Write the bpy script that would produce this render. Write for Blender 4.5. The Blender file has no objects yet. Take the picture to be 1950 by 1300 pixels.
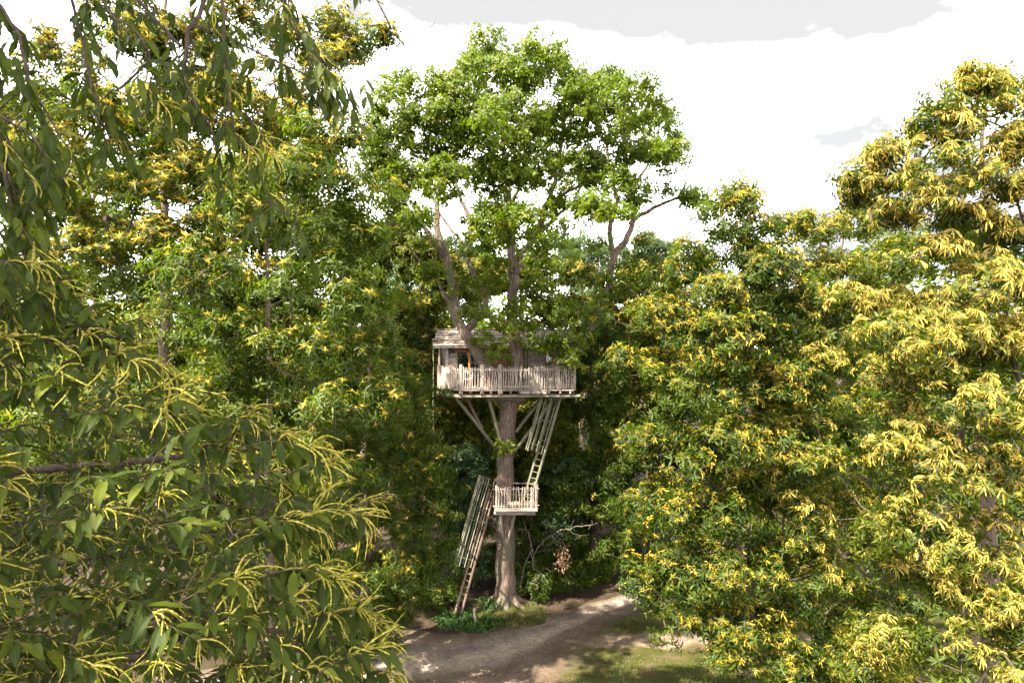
import bpy, math, random
import numpy as np
from mathutils import Matrix, Vector

sc = bpy.context.scene
COL = sc.collection
R = math.radians
H = 11.7                      # height of the camera above the ground

# ------------------------------------------------------------------ camera
cam_d = bpy.data.cameras.new('camera')
cam_d.sensor_width = 36.0
cam_d.lens = 24.0
cam_d.clip_start = 0.05
cam_d.clip_end = 2000.0
cam = bpy.data.objects.new('camera', cam_d)
COL.objects.link(cam)
cam.location = (0, 0, H)
cam.rotation_euler = (R(90), 0, 0)
sc.camera = cam

# ------------------------------------------------------------------ light
SUN_AZ, SUN_EL = R(-134), R(50)     # azimuth from +Y towards +X
sd = (math.sin(SUN_AZ) * math.cos(SUN_EL), math.cos(SUN_AZ) * math.cos(SUN_EL), math.sin(SUN_EL))
sl = bpy.data.lights.new('sun', 'SUN')
sl.energy = 3.6
sl.angle = R(0.5)
sl.color = (1.0, 0.92, 0.76)
so = bpy.data.objects.new('sun', sl)
COL.objects.link(so)
so.rotation_euler = Vector(sd).to_track_quat('Z', 'Y').to_euler()
so.location = (-20, -20, 40)

world = bpy.data.worlds.new('World')
sc.world = world
world.use_nodes = True
wt = world.node_tree
wt.nodes.clear()
def wn(t, **k):
    n = wt.nodes.new(t)
    for a, b in k.items(): setattr(n, a, b)
    return n
sky = wn('ShaderNodeTexSky', sky_type='NISHITA')
sky.sun_disc = False
sky.sun_elevation = SUN_EL
sky.sun_rotation = SUN_AZ
tc = wn('ShaderNodeTexCoord')
mp = wn('ShaderNodeMapping')
mp.inputs['Location'].default_value = (1.3, 0, 0)
mp.inputs['Scale'].default_value = (1.0, 1.0, 2.2)
nz = wn('ShaderNodeTexNoise')
nz.inputs['Scale'].default_value = 0.8
nz.inputs['Detail'].default_value = 8
nz.inputs['Roughness'].default_value = 0.58
cr = wn('ShaderNodeValToRGB')
cr.color_ramp.elements[0].position = 0.41
cr.color_ramp.elements[0].color = (1.02, 0.99, 0.955, 1)
cr.color_ramp.elements[1].position = 0.53
cr.color_ramp.elements[1].color = (9.5, 9.45, 9.3, 1)
mix = wn('ShaderNodeMix', data_type='RGBA')
mix.inputs['Factor'].default_value = 0.97
bg = wn('ShaderNodeBackground')
bg.inputs['Strength'].default_value = 0.1
out = wn('ShaderNodeOutputWorld')
L = wt.links.new
L(tc.outputs['Generated'], mp.inputs['Vector'])
L(mp.outputs['Vector'], nz.inputs['Vector'])
L(nz.outputs['Fac'], cr.inputs['Fac'])
L(sky.outputs['Color'], mix.inputs['A'])
L(cr.outputs['Color'], mix.inputs['B'])
L(mix.outputs['Result'], bg.inputs['Color'])
L(bg.outputs['Background'], out.inputs['Surface'])

sc.view_settings.view_transform = 'Standard'
sc.view_settings.look = 'None'
sc.view_settings.gamma = 1.0
sc.view_settings.use_curve_mapping = False
sc.view_settings.exposure = 3.05

sc.render.engine = 'CYCLES'
sc.cycles.max_bounces = 10
sc.cycles.diffuse_bounces = 6
sc.cycles.transmission_bounces = 6
sc.cycles.glossy_bounces = 2
sc.cycles.transparent_max_bounces = 6
sc.cycles.use_adaptive_sampling = True
sc.cycles.adaptive_threshold = 0.01
sc.cycles.use_denoising = True

# ------------------------------------------------------------------ helpers
F, CX, CY = 1300.0, 975.0, 650.0
def P(px, py, Y):
    """a point at depth Y seen along a sight line of the 1950 x 1300 photograph"""
    return np.array([(px - CX) / F * Y, Y, H - (py - CY) / F * Y])
def G(px, py):
    """a point of the ground"""
    Y = H * F / (py - CY)
    return np.array([(px - CX) / F * Y, Y, 0.0])

def np_mesh(name, verts, faces, mats, mat_idx=None, tint=None, uv=None, smooth=False):
    """faces: (M,3) or (M,4) int array"""
    me = bpy.data.meshes.new(name)
    verts = np.asarray(verts, np.float32)
    faces = np.asarray(faces, np.int32)
    m, k = faces.shape
    me.vertices.add(len(verts))
    me.vertices.foreach_set('co', verts.ravel())
    me.loops.add(m * k)
    me.loops.foreach_set('vertex_index', faces.ravel())
    me.polygons.add(m)
    me.polygons.foreach_set('loop_start', np.arange(0, m * k, k, dtype=np.int32))
    if smooth:
        me.polygons.foreach_set('use_smooth', np.ones(m, bool))
    for mt in (mats if isinstance(mats, (list, tuple)) else [mats]):
        me.materials.append(mt)
    if mat_idx is not None:
        me.polygons.foreach_set('material_index', np.asarray(mat_idx, np.int32))
    if tint is not None:
        at = me.attributes.new('tint', 'FLOAT', 'FACE')
        at.data.foreach_set('value', np.asarray(tint, np.float32))
    if uv is not None:
        at = me.attributes.new('leafuv', 'FLOAT_VECTOR', 'POINT')
        at.data.foreach_set('vector', np.asarray(uv, np.float32).ravel())
    me.update(calc_edges=True)
    return me

WM = {}
def put(name, mesh, M=None, parent=None):
    o = bpy.data.objects.new(name, mesh)
    COL.objects.link(o)
    M = M if M is not None else Matrix.Identity(4)
    if parent is not None:
        o.parent = parent
        o.matrix_parent_inverse = WM[parent.name].inverted()
    o.matrix_basis = M
    WM[o.name] = M.copy()
    return o
def tag(o, label=None, cat=None, group=None, kind=None):
    if label: o['label'] = label
    if cat: o['category'] = cat
    if group: o['group'] = group
    if kind: o['kind'] = kind
    return o
def thing(name, label, cat, loc, group=None):
    o = put(name, None, Matrix.Translation(Vector([float(c) for c in loc])))
    o.empty_display_size = 0.3
    return tag(o, label, cat, group)

def unit(v):
    v = np.asarray(v, float)
    return v / (np.linalg.norm(v, axis=-1, keepdims=True) + 1e-9)
def frames(d, rng):
    """rotation matrices (N,3,3) whose third column is d, random spin"""
    d = unit(d)
    r = unit(rng.normal(size=d.shape))
    x = unit(np.cross(r, d))
    y = np.cross(d, x)
    return np.stack([x, y, d], axis=2)
def frames_x(d, up, rng, roll=0.3):
    """first column is d, third near up"""
    d = unit(d)
    u = unit(np.asarray(up) + rng.normal(size=d.shape) * roll)
    y = unit(np.cross(u, d))
    z = np.cross(d, y)
    return np.stack([d, y, z], axis=2)
def scatter(tv, tf, pos, rot, scale):
    """copies of a template (tv, tf) at pos with rotations and scales, as one array"""
    n, v = len(pos), len(tv)
    allv = np.einsum('nij,vj->nvi', rot, tv) * np.asarray(scale)[:, None, None] + pos[:, None, :]
    allf = tf[None, :, :] + (np.arange(n) * v)[:, None, None]
    return allv.reshape(-1, 3), allf.reshape(-1, tf.shape[1])
def m4(rot, pos, s=1.0):
    M = Matrix.Identity(4)
    for i in range(3):
        for j in range(3): M[i][j] = float(rot[i][j]) * s
        M[i][3] = float(pos[i])
    return M

# ------------------------------------------------------------------ materials
def new_mat(name):
    m = bpy.data.materials.new(name)
    m.use_nodes = True
    nt = m.node_tree
    nt.nodes.clear()
    def N(t, **k):
        n = nt.nodes.new(t)
        for a, b in k.items(): setattr(n, a, b)
        return n
    o = N('ShaderNodeOutputMaterial')
    return m, nt, N, nt.links.new, o
def ramp(N, stops):
    n = N('ShaderNodeValToRGB')
    e = n.color_ramp.elements
    while len(e) < len(stops): e.new(0.5)
    for i, (p, c) in enumerate(stops):
        e[i].position = p
        e[i].color = (*c, 1)
    return n
def leaf_mat(name, stops, trans=0.48, rough=0.5, spec=0.3, tboost=(1.5, 1.6, 0.8), veins=False, attr=True):
    m, nt, N, Lk, o = new_mat(name)
    cr_ = ramp(N, stops)
    if attr:
        a = N('ShaderNodeAttribute', attribute_name='tint')
        Lk(a.outputs['Fac'], cr_.inputs['Fac'])
    p = N('ShaderNodeBsdfPrincipled')
    p.inputs['Roughness'].default_value = rough
    p.inputs['Specular IOR Level'].default_value = spec
    col = cr_.outputs['Color']
    if veins:
        uv = N('ShaderNodeAttribute', attribute_name='leafuv')
        sx = N('ShaderNodeSeparateXYZ')
        Lk(uv.outputs['Vector'], sx.inputs[0])
        ab = N('ShaderNodeMath', operation='ABSOLUTE'); Lk(sx.outputs['Y'], ab.inputs[0])
        k = N('ShaderNodeMath', operation='MULTIPLY_ADD'); Lk(ab.outputs[0], k.inputs[0]); k.inputs[1].default_value = -0.16; Lk(sx.outputs['X'], k.inputs[2])
        s1 = N('ShaderNodeMath', operation='MULTIPLY'); Lk(k.outputs[0], s1.inputs[0]); s1.inputs[1].default_value = 14 * 2 * math.pi
        s2 = N('ShaderNodeMath', operation='SINE'); Lk(s1.outputs[0], s2.inputs[0])
        mr = N('ShaderNodeMapRange'); Lk(s2.outputs[0], mr.inputs[0]); mr.inputs[1].default_value = 0.75; mr.inputs[2].default_value = 1.0
        rb = N('ShaderNodeMapRange'); Lk(ab.outputs[0], rb.inputs[0]); rb.inputs[1].default_value = 0.09; rb.inputs[2].default_value = 0.02
        mx = N('ShaderNodeMath', operation='MAXIMUM'); Lk(mr.outputs[0], mx.inputs[0]); Lk(rb.outputs[0], mx.inputs[1])
        sm = N('ShaderNodeMath', operation='MULTIPLY'); Lk(mx.outputs[0], sm.inputs[0]); sm.inputs[1].default_value = 0.22
        mc = N('ShaderNodeMix', data_type='RGBA'); Lk(sm.outputs[0], mc.inputs['Factor']); Lk(col, mc.inputs['A']); mc.inputs['B'].default_value = (0.16, 0.2, 0.05, 1)
        # faint mottling
        tx = N('ShaderNodeTexCoord')
        nzz = N('ShaderNodeTexNoise'); nzz.inputs['Scale'].default_value = 40; Lk(tx.outputs['Object'], nzz.inputs['Vector'])
        mv = N('ShaderNodeMapRange'); Lk(nzz.outputs['Fac'], mv.inputs[0]); mv.inputs[3].default_value = 0.7; mv.inputs[4].default_value = 1.3
        mm = N('ShaderNodeMix', data_type='RGBA', blend_type='MULTIPLY'); mm.inputs['Factor'].default_value = 1; Lk(mc.outputs['Result'], mm.inputs['A']); Lk(mv.outputs[0], mm.inputs['B'])
        col = mm.outputs['Result']
        bp = N('ShaderNodeBump'); bp.inputs['Strength'].default_value = 0.18; bp.inputs['Distance'].default_value = 0.002
        Lk(s2.outputs[0], bp.inputs['Height']); Lk(bp.outputs[0], p.inputs['Normal'])
    Lk(col, p.inputs['Base Color'])
    t = N('ShaderNodeBsdfTranslucent')
    tm = N('ShaderNodeMix', data_type='RGBA', blend_type='MULTIPLY')
    tm.inputs['Factor'].default_value = 1.0
    Lk(col, tm.inputs['A']); tm.inputs['B'].default_value = (*tboost, 1)
    Lk(tm.outputs['Result'], t.inputs['Color'])
    ms = N('ShaderNodeMixShader'); ms.inputs[0].default_value = trans
    Lk(p.outputs[0], ms.inputs[1]); Lk(t.outputs[0], ms.inputs[2])
    Lk(ms.outputs[0], o.inputs['Surface'])
    return m
def noise_mat(name, c1, c2, scale=(8, 8, 8), detail=6, rough=0.85, bump=0.3, c3=None, dist=0.02, rnd=0.0, sp=(0.35, 0.65), moss=None):
    """two or three colour noise along stretched object axes, with relief; rnd varies each object"""
    m, nt, N, Lk, o = new_mat(name)
    tx = N('ShaderNodeTexCoord'); mp_ = N('ShaderNodeMapping')
    mp_.inputs['Scale'].default_value = scale
    Lk(tx.outputs['Object'], mp_.inputs['Vector'])
    oi = N('ShaderNodeObjectInfo')
    n = N('ShaderNodeTexNoise', noise_dimensions='4D')
    n.inputs['Scale'].default_value = 1.0; n.inputs['Detail'].default_value = detail; n.inputs['Roughness'].default_value = 0.65
    w = N('ShaderNodeMath', operation='MULTIPLY'); Lk(oi.outputs['Random'], w.inputs[0]); w.inputs[1].default_value = 50 if rnd else 0
    Lk(w.outputs[0], n.inputs['W'])
    Lk(mp_.outputs[0], n.inputs['Vector'])
    st = [(sp[0], c1), (sp[1], c2)] if c3 is None else [(sp[0], c1), ((sp[0] + sp[1]) / 2, c3), (sp[1], c2)]
    r_ = ramp(N, st); Lk(n.outputs['Fac'], r_.inputs['Fac'])
    col = r_.outputs['Color']
    if moss:
        n2 = N('ShaderNodeTexNoise'); n2.inputs['Scale'].default_value = moss[1]; n2.inputs['Detail'].default_value = 5
        Lk(tx.outputs['Object'], n2.inputs['Vector'])
        mr2 = N('ShaderNodeMapRange'); Lk(n2.outputs['Fac'], mr2.inputs[0]); mr2.inputs[1].default_value = moss[2]; mr2.inputs[2].default_value = moss[3]
        mc2 = N('ShaderNodeMix', data_type='RGBA'); Lk(mr2.outputs[0], mc2.inputs['Factor']); Lk(col, mc2.inputs['A']); mc2.inputs['B'].default_value = (*moss[0], 1)
        col = mc2.outputs['Result']
    if rnd:
        mr = N('ShaderNodeMapRange'); Lk(oi.outputs['Random'], mr.inputs[0]); mr.inputs[3].default_value = 1 - rnd; mr.inputs[4].default_value = 1 + rnd
        mm = N('ShaderNodeMix', data_type='RGBA', blend_type='MULTIPLY'); mm.inputs['Factor'].default_value = 1
        Lk(col, mm.inputs['A']); Lk(mr.outputs[0], mm.inputs['B'])
        col = mm.outputs['Result']
    p = N('ShaderNodeBsdfPrincipled'); p.inputs['Roughness'].default_value = rough
    p.inputs['Specular IOR Level'].default_value = 0.25
    Lk(col, p.inputs['Base Color'])
    b = N('ShaderNodeBump'); b.inputs['Strength'].default_value = bump; b.inputs['Distance'].default_value = dist
    Lk(n.outputs['Fac'], b.inputs['Height']); Lk(b.outputs[0], p.inputs['Normal'])
    Lk(p.outputs[0], o.inputs['Surface'])
    return m

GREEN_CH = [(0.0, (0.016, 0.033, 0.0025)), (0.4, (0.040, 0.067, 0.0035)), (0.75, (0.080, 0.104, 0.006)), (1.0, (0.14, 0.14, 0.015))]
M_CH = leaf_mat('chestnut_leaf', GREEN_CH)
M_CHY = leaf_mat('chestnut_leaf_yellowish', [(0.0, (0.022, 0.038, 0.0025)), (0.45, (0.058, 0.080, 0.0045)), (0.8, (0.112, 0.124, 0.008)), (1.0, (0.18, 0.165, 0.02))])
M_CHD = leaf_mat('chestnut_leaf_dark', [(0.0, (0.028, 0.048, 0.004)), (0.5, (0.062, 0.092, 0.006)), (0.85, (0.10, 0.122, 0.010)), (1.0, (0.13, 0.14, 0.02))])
M_OAK = leaf_mat('oak_leaf', [(0.0, (0.042, 0.068, 0.004)), (0.5, (0.088, 0.120, 0.006)), (0.85, (0.13, 0.154, 0.010)), (1.0, (0.18, 0.165, 0.02))], tboost=(1.5, 1.7, 0.7))
M_POP = leaf_mat('grey_green_leaf', [(0.0, (0.05, 0.08, 0.035)), (0.5, (0.09, 0.13, 0.06)), (1.0, (0.14, 0.18, 0.09))])
M_BLU = leaf_mat('dark_evergreen_leaf', [(0.0, (0.014, 0.032, 0.010)), (0.5, (0.028, 0.055, 0.016)), (1.0, (0.05, 0.08, 0.025))], trans=0.2)
M_IVY = leaf_mat('low_plant_leaf', [(0.0, (0.02, 0.05, 0.012)), (0.6, (0.045, 0.10, 0.02)), (1.0, (0.09, 0.16, 0.03))])
M_DEAD = leaf_mat('dead_leaf', [(0.0, (0.07, 0.04, 0.022)), (0.5, (0.15, 0.088, 0.05)), (1.0, (0.26, 0.165, 0.10))], tboost=(1, 1, 1), trans=0.2)
M_CAT = leaf_mat('catkin', [(0.0, (0.27, 0.195, 0.018)), (0.5, (0.46, 0.335, 0.04)), (1.0, (0.58, 0.44, 0.085))], trans=0.3, rough=0.9, spec=0.1, tboost=(1, 1, 0.8))
M_CATP = leaf_mat('pale_catkin', [(0.0, (0.33, 0.245, 0.042)), (0.5, (0.52, 0.39, 0.08)), (1.0, (0.64, 0.49, 0.13))], trans=0.3, rough=0.9, spec=0.1, tboost=(1, 1, 0.8))
M_CATG = leaf_mat('catkin_greenish', [(0.0, (0.22, 0.24, 0.04)), (0.5, (0.38, 0.37, 0.07)), (1.0, (0.55, 0.48, 0.12))], trans=0.25, rough=0.9, spec=0.1, tboost=(1, 1, 0.8))
M_FGL = leaf_mat('near_chestnut_leaf', [(0.0, (0.014, 0.024, 0.0025)), (0.5, (0.030, 0.045, 0.004)), (0.9, (0.060, 0.075, 0.006)), (1.0, (0.12, 0.14, 0.014))], veins=True, rough=0.55, spec=0.15, trans=0.40)
M_FGC = leaf_mat('near_catkin', [(0.0, (0.17, 0.165, 0.02)), (0.5, (0.28, 0.25, 0.04)), (1.0, (0.41, 0.34, 0.08))], trans=0.25, rough=0.9, spec=0.1, tboost=(1, 1, 0.8))
M_BARK = noise_mat('chestnut_bark', (0.0375, 0.0263, 0.0188), (0.1275, 0.0900, 0.0675), scale=(9, 9, 2.0), bump=0.8, dist=0.05)
M_TWIG = noise_mat('twig_bark', (0.05, 0.035, 0.02), (0.14, 0.10, 0.06), scale=(30, 30, 30), bump=0.4)
M_OBARK = noise_mat('oak_bark', (0.0525, 0.0360, 0.0270), (0.2250, 0.1613, 0.1275), scale=(22, 22, 2.2), bump=1.0, dist=0.09, c3=(0.1237, 0.0863, 0.0675), moss=((0.0863, 0.0863, 0.0525), 0.9, 0.47, 0.64), sp=(0.38, 0.62))

# ------------------------------------------------------------------ leaf and catkin templates
def leaf2(Lg, W, fold, droop):
    v = np.array([[0, 0, 0], [0.42 * Lg, W / 2, fold], [0.42 * Lg, -W / 2, fold], [Lg, 0, -droop]])
    f = np.array([[0, 2, 3], [0, 3, 1]])
    return v, f
def euler(z, y):
    cz, sz, cy, sy = math.cos(z), math.sin(z), math.cos(y), math.sin(y)
    return np.array([[cz * cy, -sz, -cz * sy], [sz * cy, cz, -sz * sy], [sy, 0, cy]])
def sprig(kind, rng):
    V, Fc, n = [], [], 0
    if kind == 'chestnut':
        k = 8
        for i in range(k):
            Lg = rng.uniform(0.15, 0.23)
            v, f = leaf2(Lg, Lg * rng.uniform(0.28, 0.36), 0.014, rng.uniform(0.02, 0.06))
            a = i * 2.4 + rng.normal() * 0.25
            e = R(rng.uniform(-38, 18)) + (0.5 if i > 5 else 0)
            v = v @ euler(a, e).T + np.array([0, 0, -0.13 + 0.03 * i])
            V.append(v); Fc.append(f + n); n += len(v)
    elif kind == 'willow':
        for i in range(9):
            Lg = rng.uniform(0.16, 0.25)
            v, f = leaf2(Lg, Lg * 0.2, 0.008, rng.uniform(0.03, 0.08))
            v = v @ euler(i * 2.4 + rng.normal() * 0.3, R(rng.uniform(-60, 0))).T + np.array([0, 0, -0.2 + 0.04 * i])
            V.append(v); Fc.append(f + n); n += len(v)
    elif kind == 'oak':
        for i in range(9):
            Lg = rng.uniform(0.10, 0.145)
            v = np.array([[0, 0, 0], [0.6 * Lg, 0.30 * Lg, 0.015], [0.6 * Lg, -0.30 * Lg, 0.015], [Lg, 0, -0.01]])
            f = np.array([[0, 2, 3], [0, 3, 1]])
            v = v @ euler(i * 2.4 + rng.normal() * 0.4, R(rng.uniform(-35, 55))).T + rng.normal(size=3) * 0.03 + np.array([0, 0, 0.015 * i])
            V.append(v); Fc.append(f + n); n += len(v)
    elif kind == 'small':
        for i in range(8):
            Lg = rng.uniform(0.07, 0.11)
            v, f = leaf2(Lg, Lg * 0.5, 0.01, 0.01)
            v = v @ euler(i * 2.4 + rng.normal() * 0.4, R(rng.uniform(-40, 50))).T + rng.normal(size=3) * 0.05
            V.append(v); Fc.append(f + n); n += len(v)
    return np.concatenate(V), np.concatenate(Fc)
def catkin_star(rng, k, Lg, w, droop, hang=0.0, lite=False):
    """spikes that leave one twig tip and arch over"""
    V, Fc, n = [], [], 0
    for i in range(k):
        a = i * 2.4 + rng.normal() * 0.3
        e = R(rng.uniform(-10, 60)) - hang
        l = Lg * rng.uniform(0.7, 1.15)
        d = np.array([math.cos(a) * math.cos(e), math.sin(a) * math.cos(e), math.sin(e)])
        side = unit(np.cross(d, [0, 0, 1.0])); up = np.cross(side, d)
        p0 = d * 0.01; p1 = d * l * 0.55 - np.array([0, 0, droop * l * 0.18]); p2 = d * l * 0.95 - np.array([0, 0, droop * l * 0.7])
        if lite:
            v = [p0 + w * (math.cos(t) * side + math.sin(t) * up) for t in (0.0, 2.09, 4.19)] + [p2]
            V.append(np.array(v)); Fc.append(np.array([[0, 1, 3], [1, 2, 3], [2, 0, 3]]) + n); n += 4
            continue
        pm = p0 * 0.55 + p1 * 0.45
        v = [p0] + [pm + w * (math.cos(t) * side + math.sin(t) * up) for t in (0.0, 2.09, 4.19)] + [p1 * 0.35 + p2 * 0.65 + (p1 - (p0 + p2) / 2) * 0.6, p2]
        f = [[0, 2, 1], [0, 3, 2], [0, 1, 3], [1, 2, 4], [2, 3, 4], [3, 1, 4], [1, 4, 5]]
        V.append(np.array(v)); Fc.append(np.array(f) + n); n += 6
    return np.concatenate(V), np.concatenate(Fc)

# ------------------------------------------------------------------ trees
class Skel:
    def __init__(s, p, r):
        s.pos = [np.asarray(p, float)]; s.par = [-1]; s.rad = [r]; s.man = [True]
    def add(s, p, parent, r, man):
        s.pos.append(np.asarray(p, float)); s.par.append(parent); s.rad.append(r); s.man.append(man)
        return len(s.pos) - 1
    def nearest(s, p):
        a = np.array(s.pos)
        return int(np.argmin(((a - p) ** 2).sum(1)))
    def limb(s, pts, rads, rng, step=0.35, start=None, wob=0.03):
        """a smooth limb through pts; grows from the nearest node of the skeleton"""
        pts = [np.asarray(p, float) for p in pts]
        cur = s.nearest(pts[0]) if start is None else start
        ctrl = [s.pos[cur]] + (pts if np.linalg.norm(pts[0] - s.pos[cur]) > 0.05 else pts[1:])
        rr = [min(s.rad[cur], rads[0])] + (list(rads) if len(ctrl) == len(pts) + 1 else list(rads[1:]))
        ids = []
        for i in range(len(ctrl) - 1):
            a, b = ctrl[i], ctrl[i + 1]
            a0 = ctrl[i - 1] if i > 0 else a - (b - a)
            b1 = ctrl[i + 2] if i + 2 < len(ctrl) else b + (b - a)
            n = max(1, int(round(np.linalg.norm(b - a) / step)))
            for j in range(1, n + 1):
                t = j / n
                q = 0.5 * (2 * a + (b - a0) * t + (2 * a0 - 5 * a + 4 * b - b1) * t * t + (-a0 + 3 * a - 3 * b + b1) * t ** 3)
                q = q + rng.normal(size=3) * wob
                cur = s.add(q, cur, rr[i] + (rr[i + 1] - rr[i]) * t, True)
                ids.append(cur)
        return ids
    def grow(s, targets, rng, r_tip=0.012, step=0.5, rise=0.12, wob=0.03):
        """joins every target to the wood nearest to it"""
        targets = np.asarray(targets)
        root = np.array(s.pos)
        d0 = np.array([np.min(((root - t) ** 2).sum(1)) for t in targets])
        cap = len(s.pos) + len(targets) * 12
        arr = np.zeros((cap, 3)); m = len(s.pos); arr[:m] = root
        for ti in np.argsort(d0):
            t = targets[ti]
            dv = arr[:m] - t
            d2 = (dv ** 2).sum(1) + 1.2 * np.maximum(0, dv[:, 2]) ** 2   # rather from below
            c = int(np.argmin(d2)); p = arr[c]
            dist = float(np.linalg.norm(t - p))
            if dist < 0.05: continue
            n = min(8, max(1, int(dist / step)))
            ctl = p + (t - p) * 0.5 + np.array([0, 0, -rise * dist]) + rng.normal(size=3) * 0.08 * dist
            cur = c
            for j in range(1, n + 1):
                u = j / n
                q = (1 - u) ** 2 * p + 2 * u * (1 - u) * ctl + u * u * t
                if j < n: q = q + rng.normal(size=3) * wob
                cur = s.add(q, cur, r_tip, False)
                arr[m] = q; m += 1
    def thicken(s, expo=2.3, r_tip=0.012, limit=0.12):
        acc = [0.0] * len(s.pos)
        for i in range(len(s.pos) - 1, -1, -1):
            if s.man[i]:
                continue
            base = max(acc[i], r_tip ** expo)
            s.rad[i] = min(limit, base ** (1 / expo))
            acc[s.par[i]] += base
        for i in range(len(s.pos)):
            p = s.par[i]
            if p >= 0 and not s.man[i]: s.rad[i] = min(s.rad[i], s.rad[p] * 0.92)
    def tubes(s, pick, n):
        """wood as tubes: (verts, quads) of the edges whose child passes pick"""
        kids = {}
        for i, p in enumerate(s.par):
            if p >= 0 and pick(i): kids.setdefault(p, []).append(i)
        V, Q = [], []
        ring = {}
        nrm = lambda v: v / (math.sqrt(v[0] ** 2 + v[1] ** 2 + v[2] ** 2) + 1e-9)
        cs = np.array([[math.cos(2 * math.pi * q / n), math.sin(2 * math.pi * q / n)] for q in range(n)])
        def mk(p, d, r, u):
            u = u - d * float(np.dot(u, d))
            if np.dot(u, u) < 1e-6:
                u = np.cross(d, [0.31, 0.95, 0.1])
            u = nrm(u); w = np.cross(d, u)
            V.append(p + r * (cs[:, :1] * u + cs[:, 1:] * w))
            return (len(V) - 1, u)
        for i in range(len(s.pos)):
            p = s.par[i]
            if p < 0 or not pick(i): continue
            d = nrm(s.pos[i] - s.pos[p])
            sib = kids[p]
            main = max(sib, key=lambda c: s.rad[c])
            if i == main and p in ring:
                a = ring[p]
            else:
                r0 = s.rad[p] if (i == main and s.par[p] < 0) else min(s.rad[p], s.rad[i] * 1.25)
                a = mk(s.pos[p], d, r0, np.array([0.9, 0.1, 0.3]))
            k = kids.get(i)
            if k:
                c = max(k, key=lambda c: s.rad[c]); d2 = nrm(d + nrm(s.pos[c] - s.pos[i]))
            else: d2 = d
            b = mk(s.pos[i], d2, s.rad[i], a[1]); ring[i] = b
            A, B = a[0] * n, b[0] * n
            for q in range(n):
                q2 = (q + 1) % n
                Q.append((A + q, A + q2, B + q2, B + q))
        if not Q: return None
        return np.concatenate(V), np.array(Q)

def lobes_at(px_list, Yt, pxc, half, depth, back=0.5, yjit=0.4, rng=None, back_from=-999, sub=1):
    """crown lobes from (px, py, rx, ry) outlines laid over the front of a rounded crown, and the crown's far side"""
    out = []
    for l in px_list:
        px, py, rx, ry = l[:4]
        u = min(0.97, abs(px - pxc) / half)
        Y = l[4] if len(l) > 4 else Yt - depth * math.sqrt(1 - u * u) + rng.normal() * yjit
        c = P(px, py, Y)
        r = np.array([rx / F * Y, (rx + ry) / 2 / F * Y * 1.1, ry / F * Y])
        out.append((c, r, 1.0))
        for q in range(sub):
            d = unit(rng.normal(size=3) * np.array([1, 0.8, 1.0])); k_ = rng.uniform(0.35, 0.55)
            out.append((c + d * r * rng.uniform(0.8, 1.1), r * k_, 1.0))
        if back > 0 and py > back_from and Y < Yt - 0.8 and u < 0.6:
            c2 = c.copy(); c2[1] = 2 * Yt - Y
            out.append((c2, r, back))
    return out

FOL = {}
def foliage(lobes, rng, dens, per, rc, dome=0.4, flat=0.55, keep=0.8, inner=0.5):
    """clump centres through the lobes and sprigs over every clump"""
    C, D = [], []
    cen = np.array([l[0] for l in lobes]); rad = np.array([l[1] for l in lobes])
    for i, (c, r, w) in enumerate(lobes):
        a, b, h = r
        area = 4 * math.pi * (((a * b) ** 1.6 + (a * h) ** 1.6 + (b * h) ** 1.6) / 3) ** (1 / 1.6)
        n = max(3, int(area * dens * w))
        d = unit(rng.normal(size=(n, 3)))
        d[:, 2] = np.where((d[:, 2] < -0.3) & (rng.random(n) < 0.5), -d[:, 2], d[:, 2])
        t = rng.uniform(inner, 1.0, n) ** 0.7 * rng.uniform(0.8, 1.18, n)
        p = c + d * r * t[:, None]
        q = np.sqrt((((p[:, None, :] - cen) / rad) ** 2).sum(2)); q[:, i] = 9
        ok = (q.min(1) > 0.6) | (rng.random(n) > keep)
        C.append(p[ok]); D.append(unit(d[ok] / r))
    C = np.concatenate(C); D = np.concatenate(D)
    n = len(C)
    k = per
    off = rng.normal(size=(n, k, 3)); off = off / np.linalg.norm(off, axis=2, keepdims=True) * rng.uniform(0.25, 1, (n, k, 1)) ** 0.5
    sz = rc * rng.uniform(0.65, 1.35, (n, 1, 1))
    off = off * sz
    off[:, :, 2] = off[:, :, 2] * flat - dome * (off[:, :, :2] ** 2).sum(2) / sz[:, :, 0]
    pos = C[:, None, :] + off
    dr = unit(unit(off) * 0.8 + D[:, None, :] * 0.6 + np.array([0, 0, 0.45]) + rng.normal(size=(n, k, 3)) * 0.25)
    tint = np.clip(0.45 + rng.normal(size=(n, 1)) * 0.13 + rng.normal(size=(n, k)) * 0.12, 0, 1)
    return C, D, pos.reshape(-1, 3), dr.reshape(-1, 3), tint.ravel()

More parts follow.
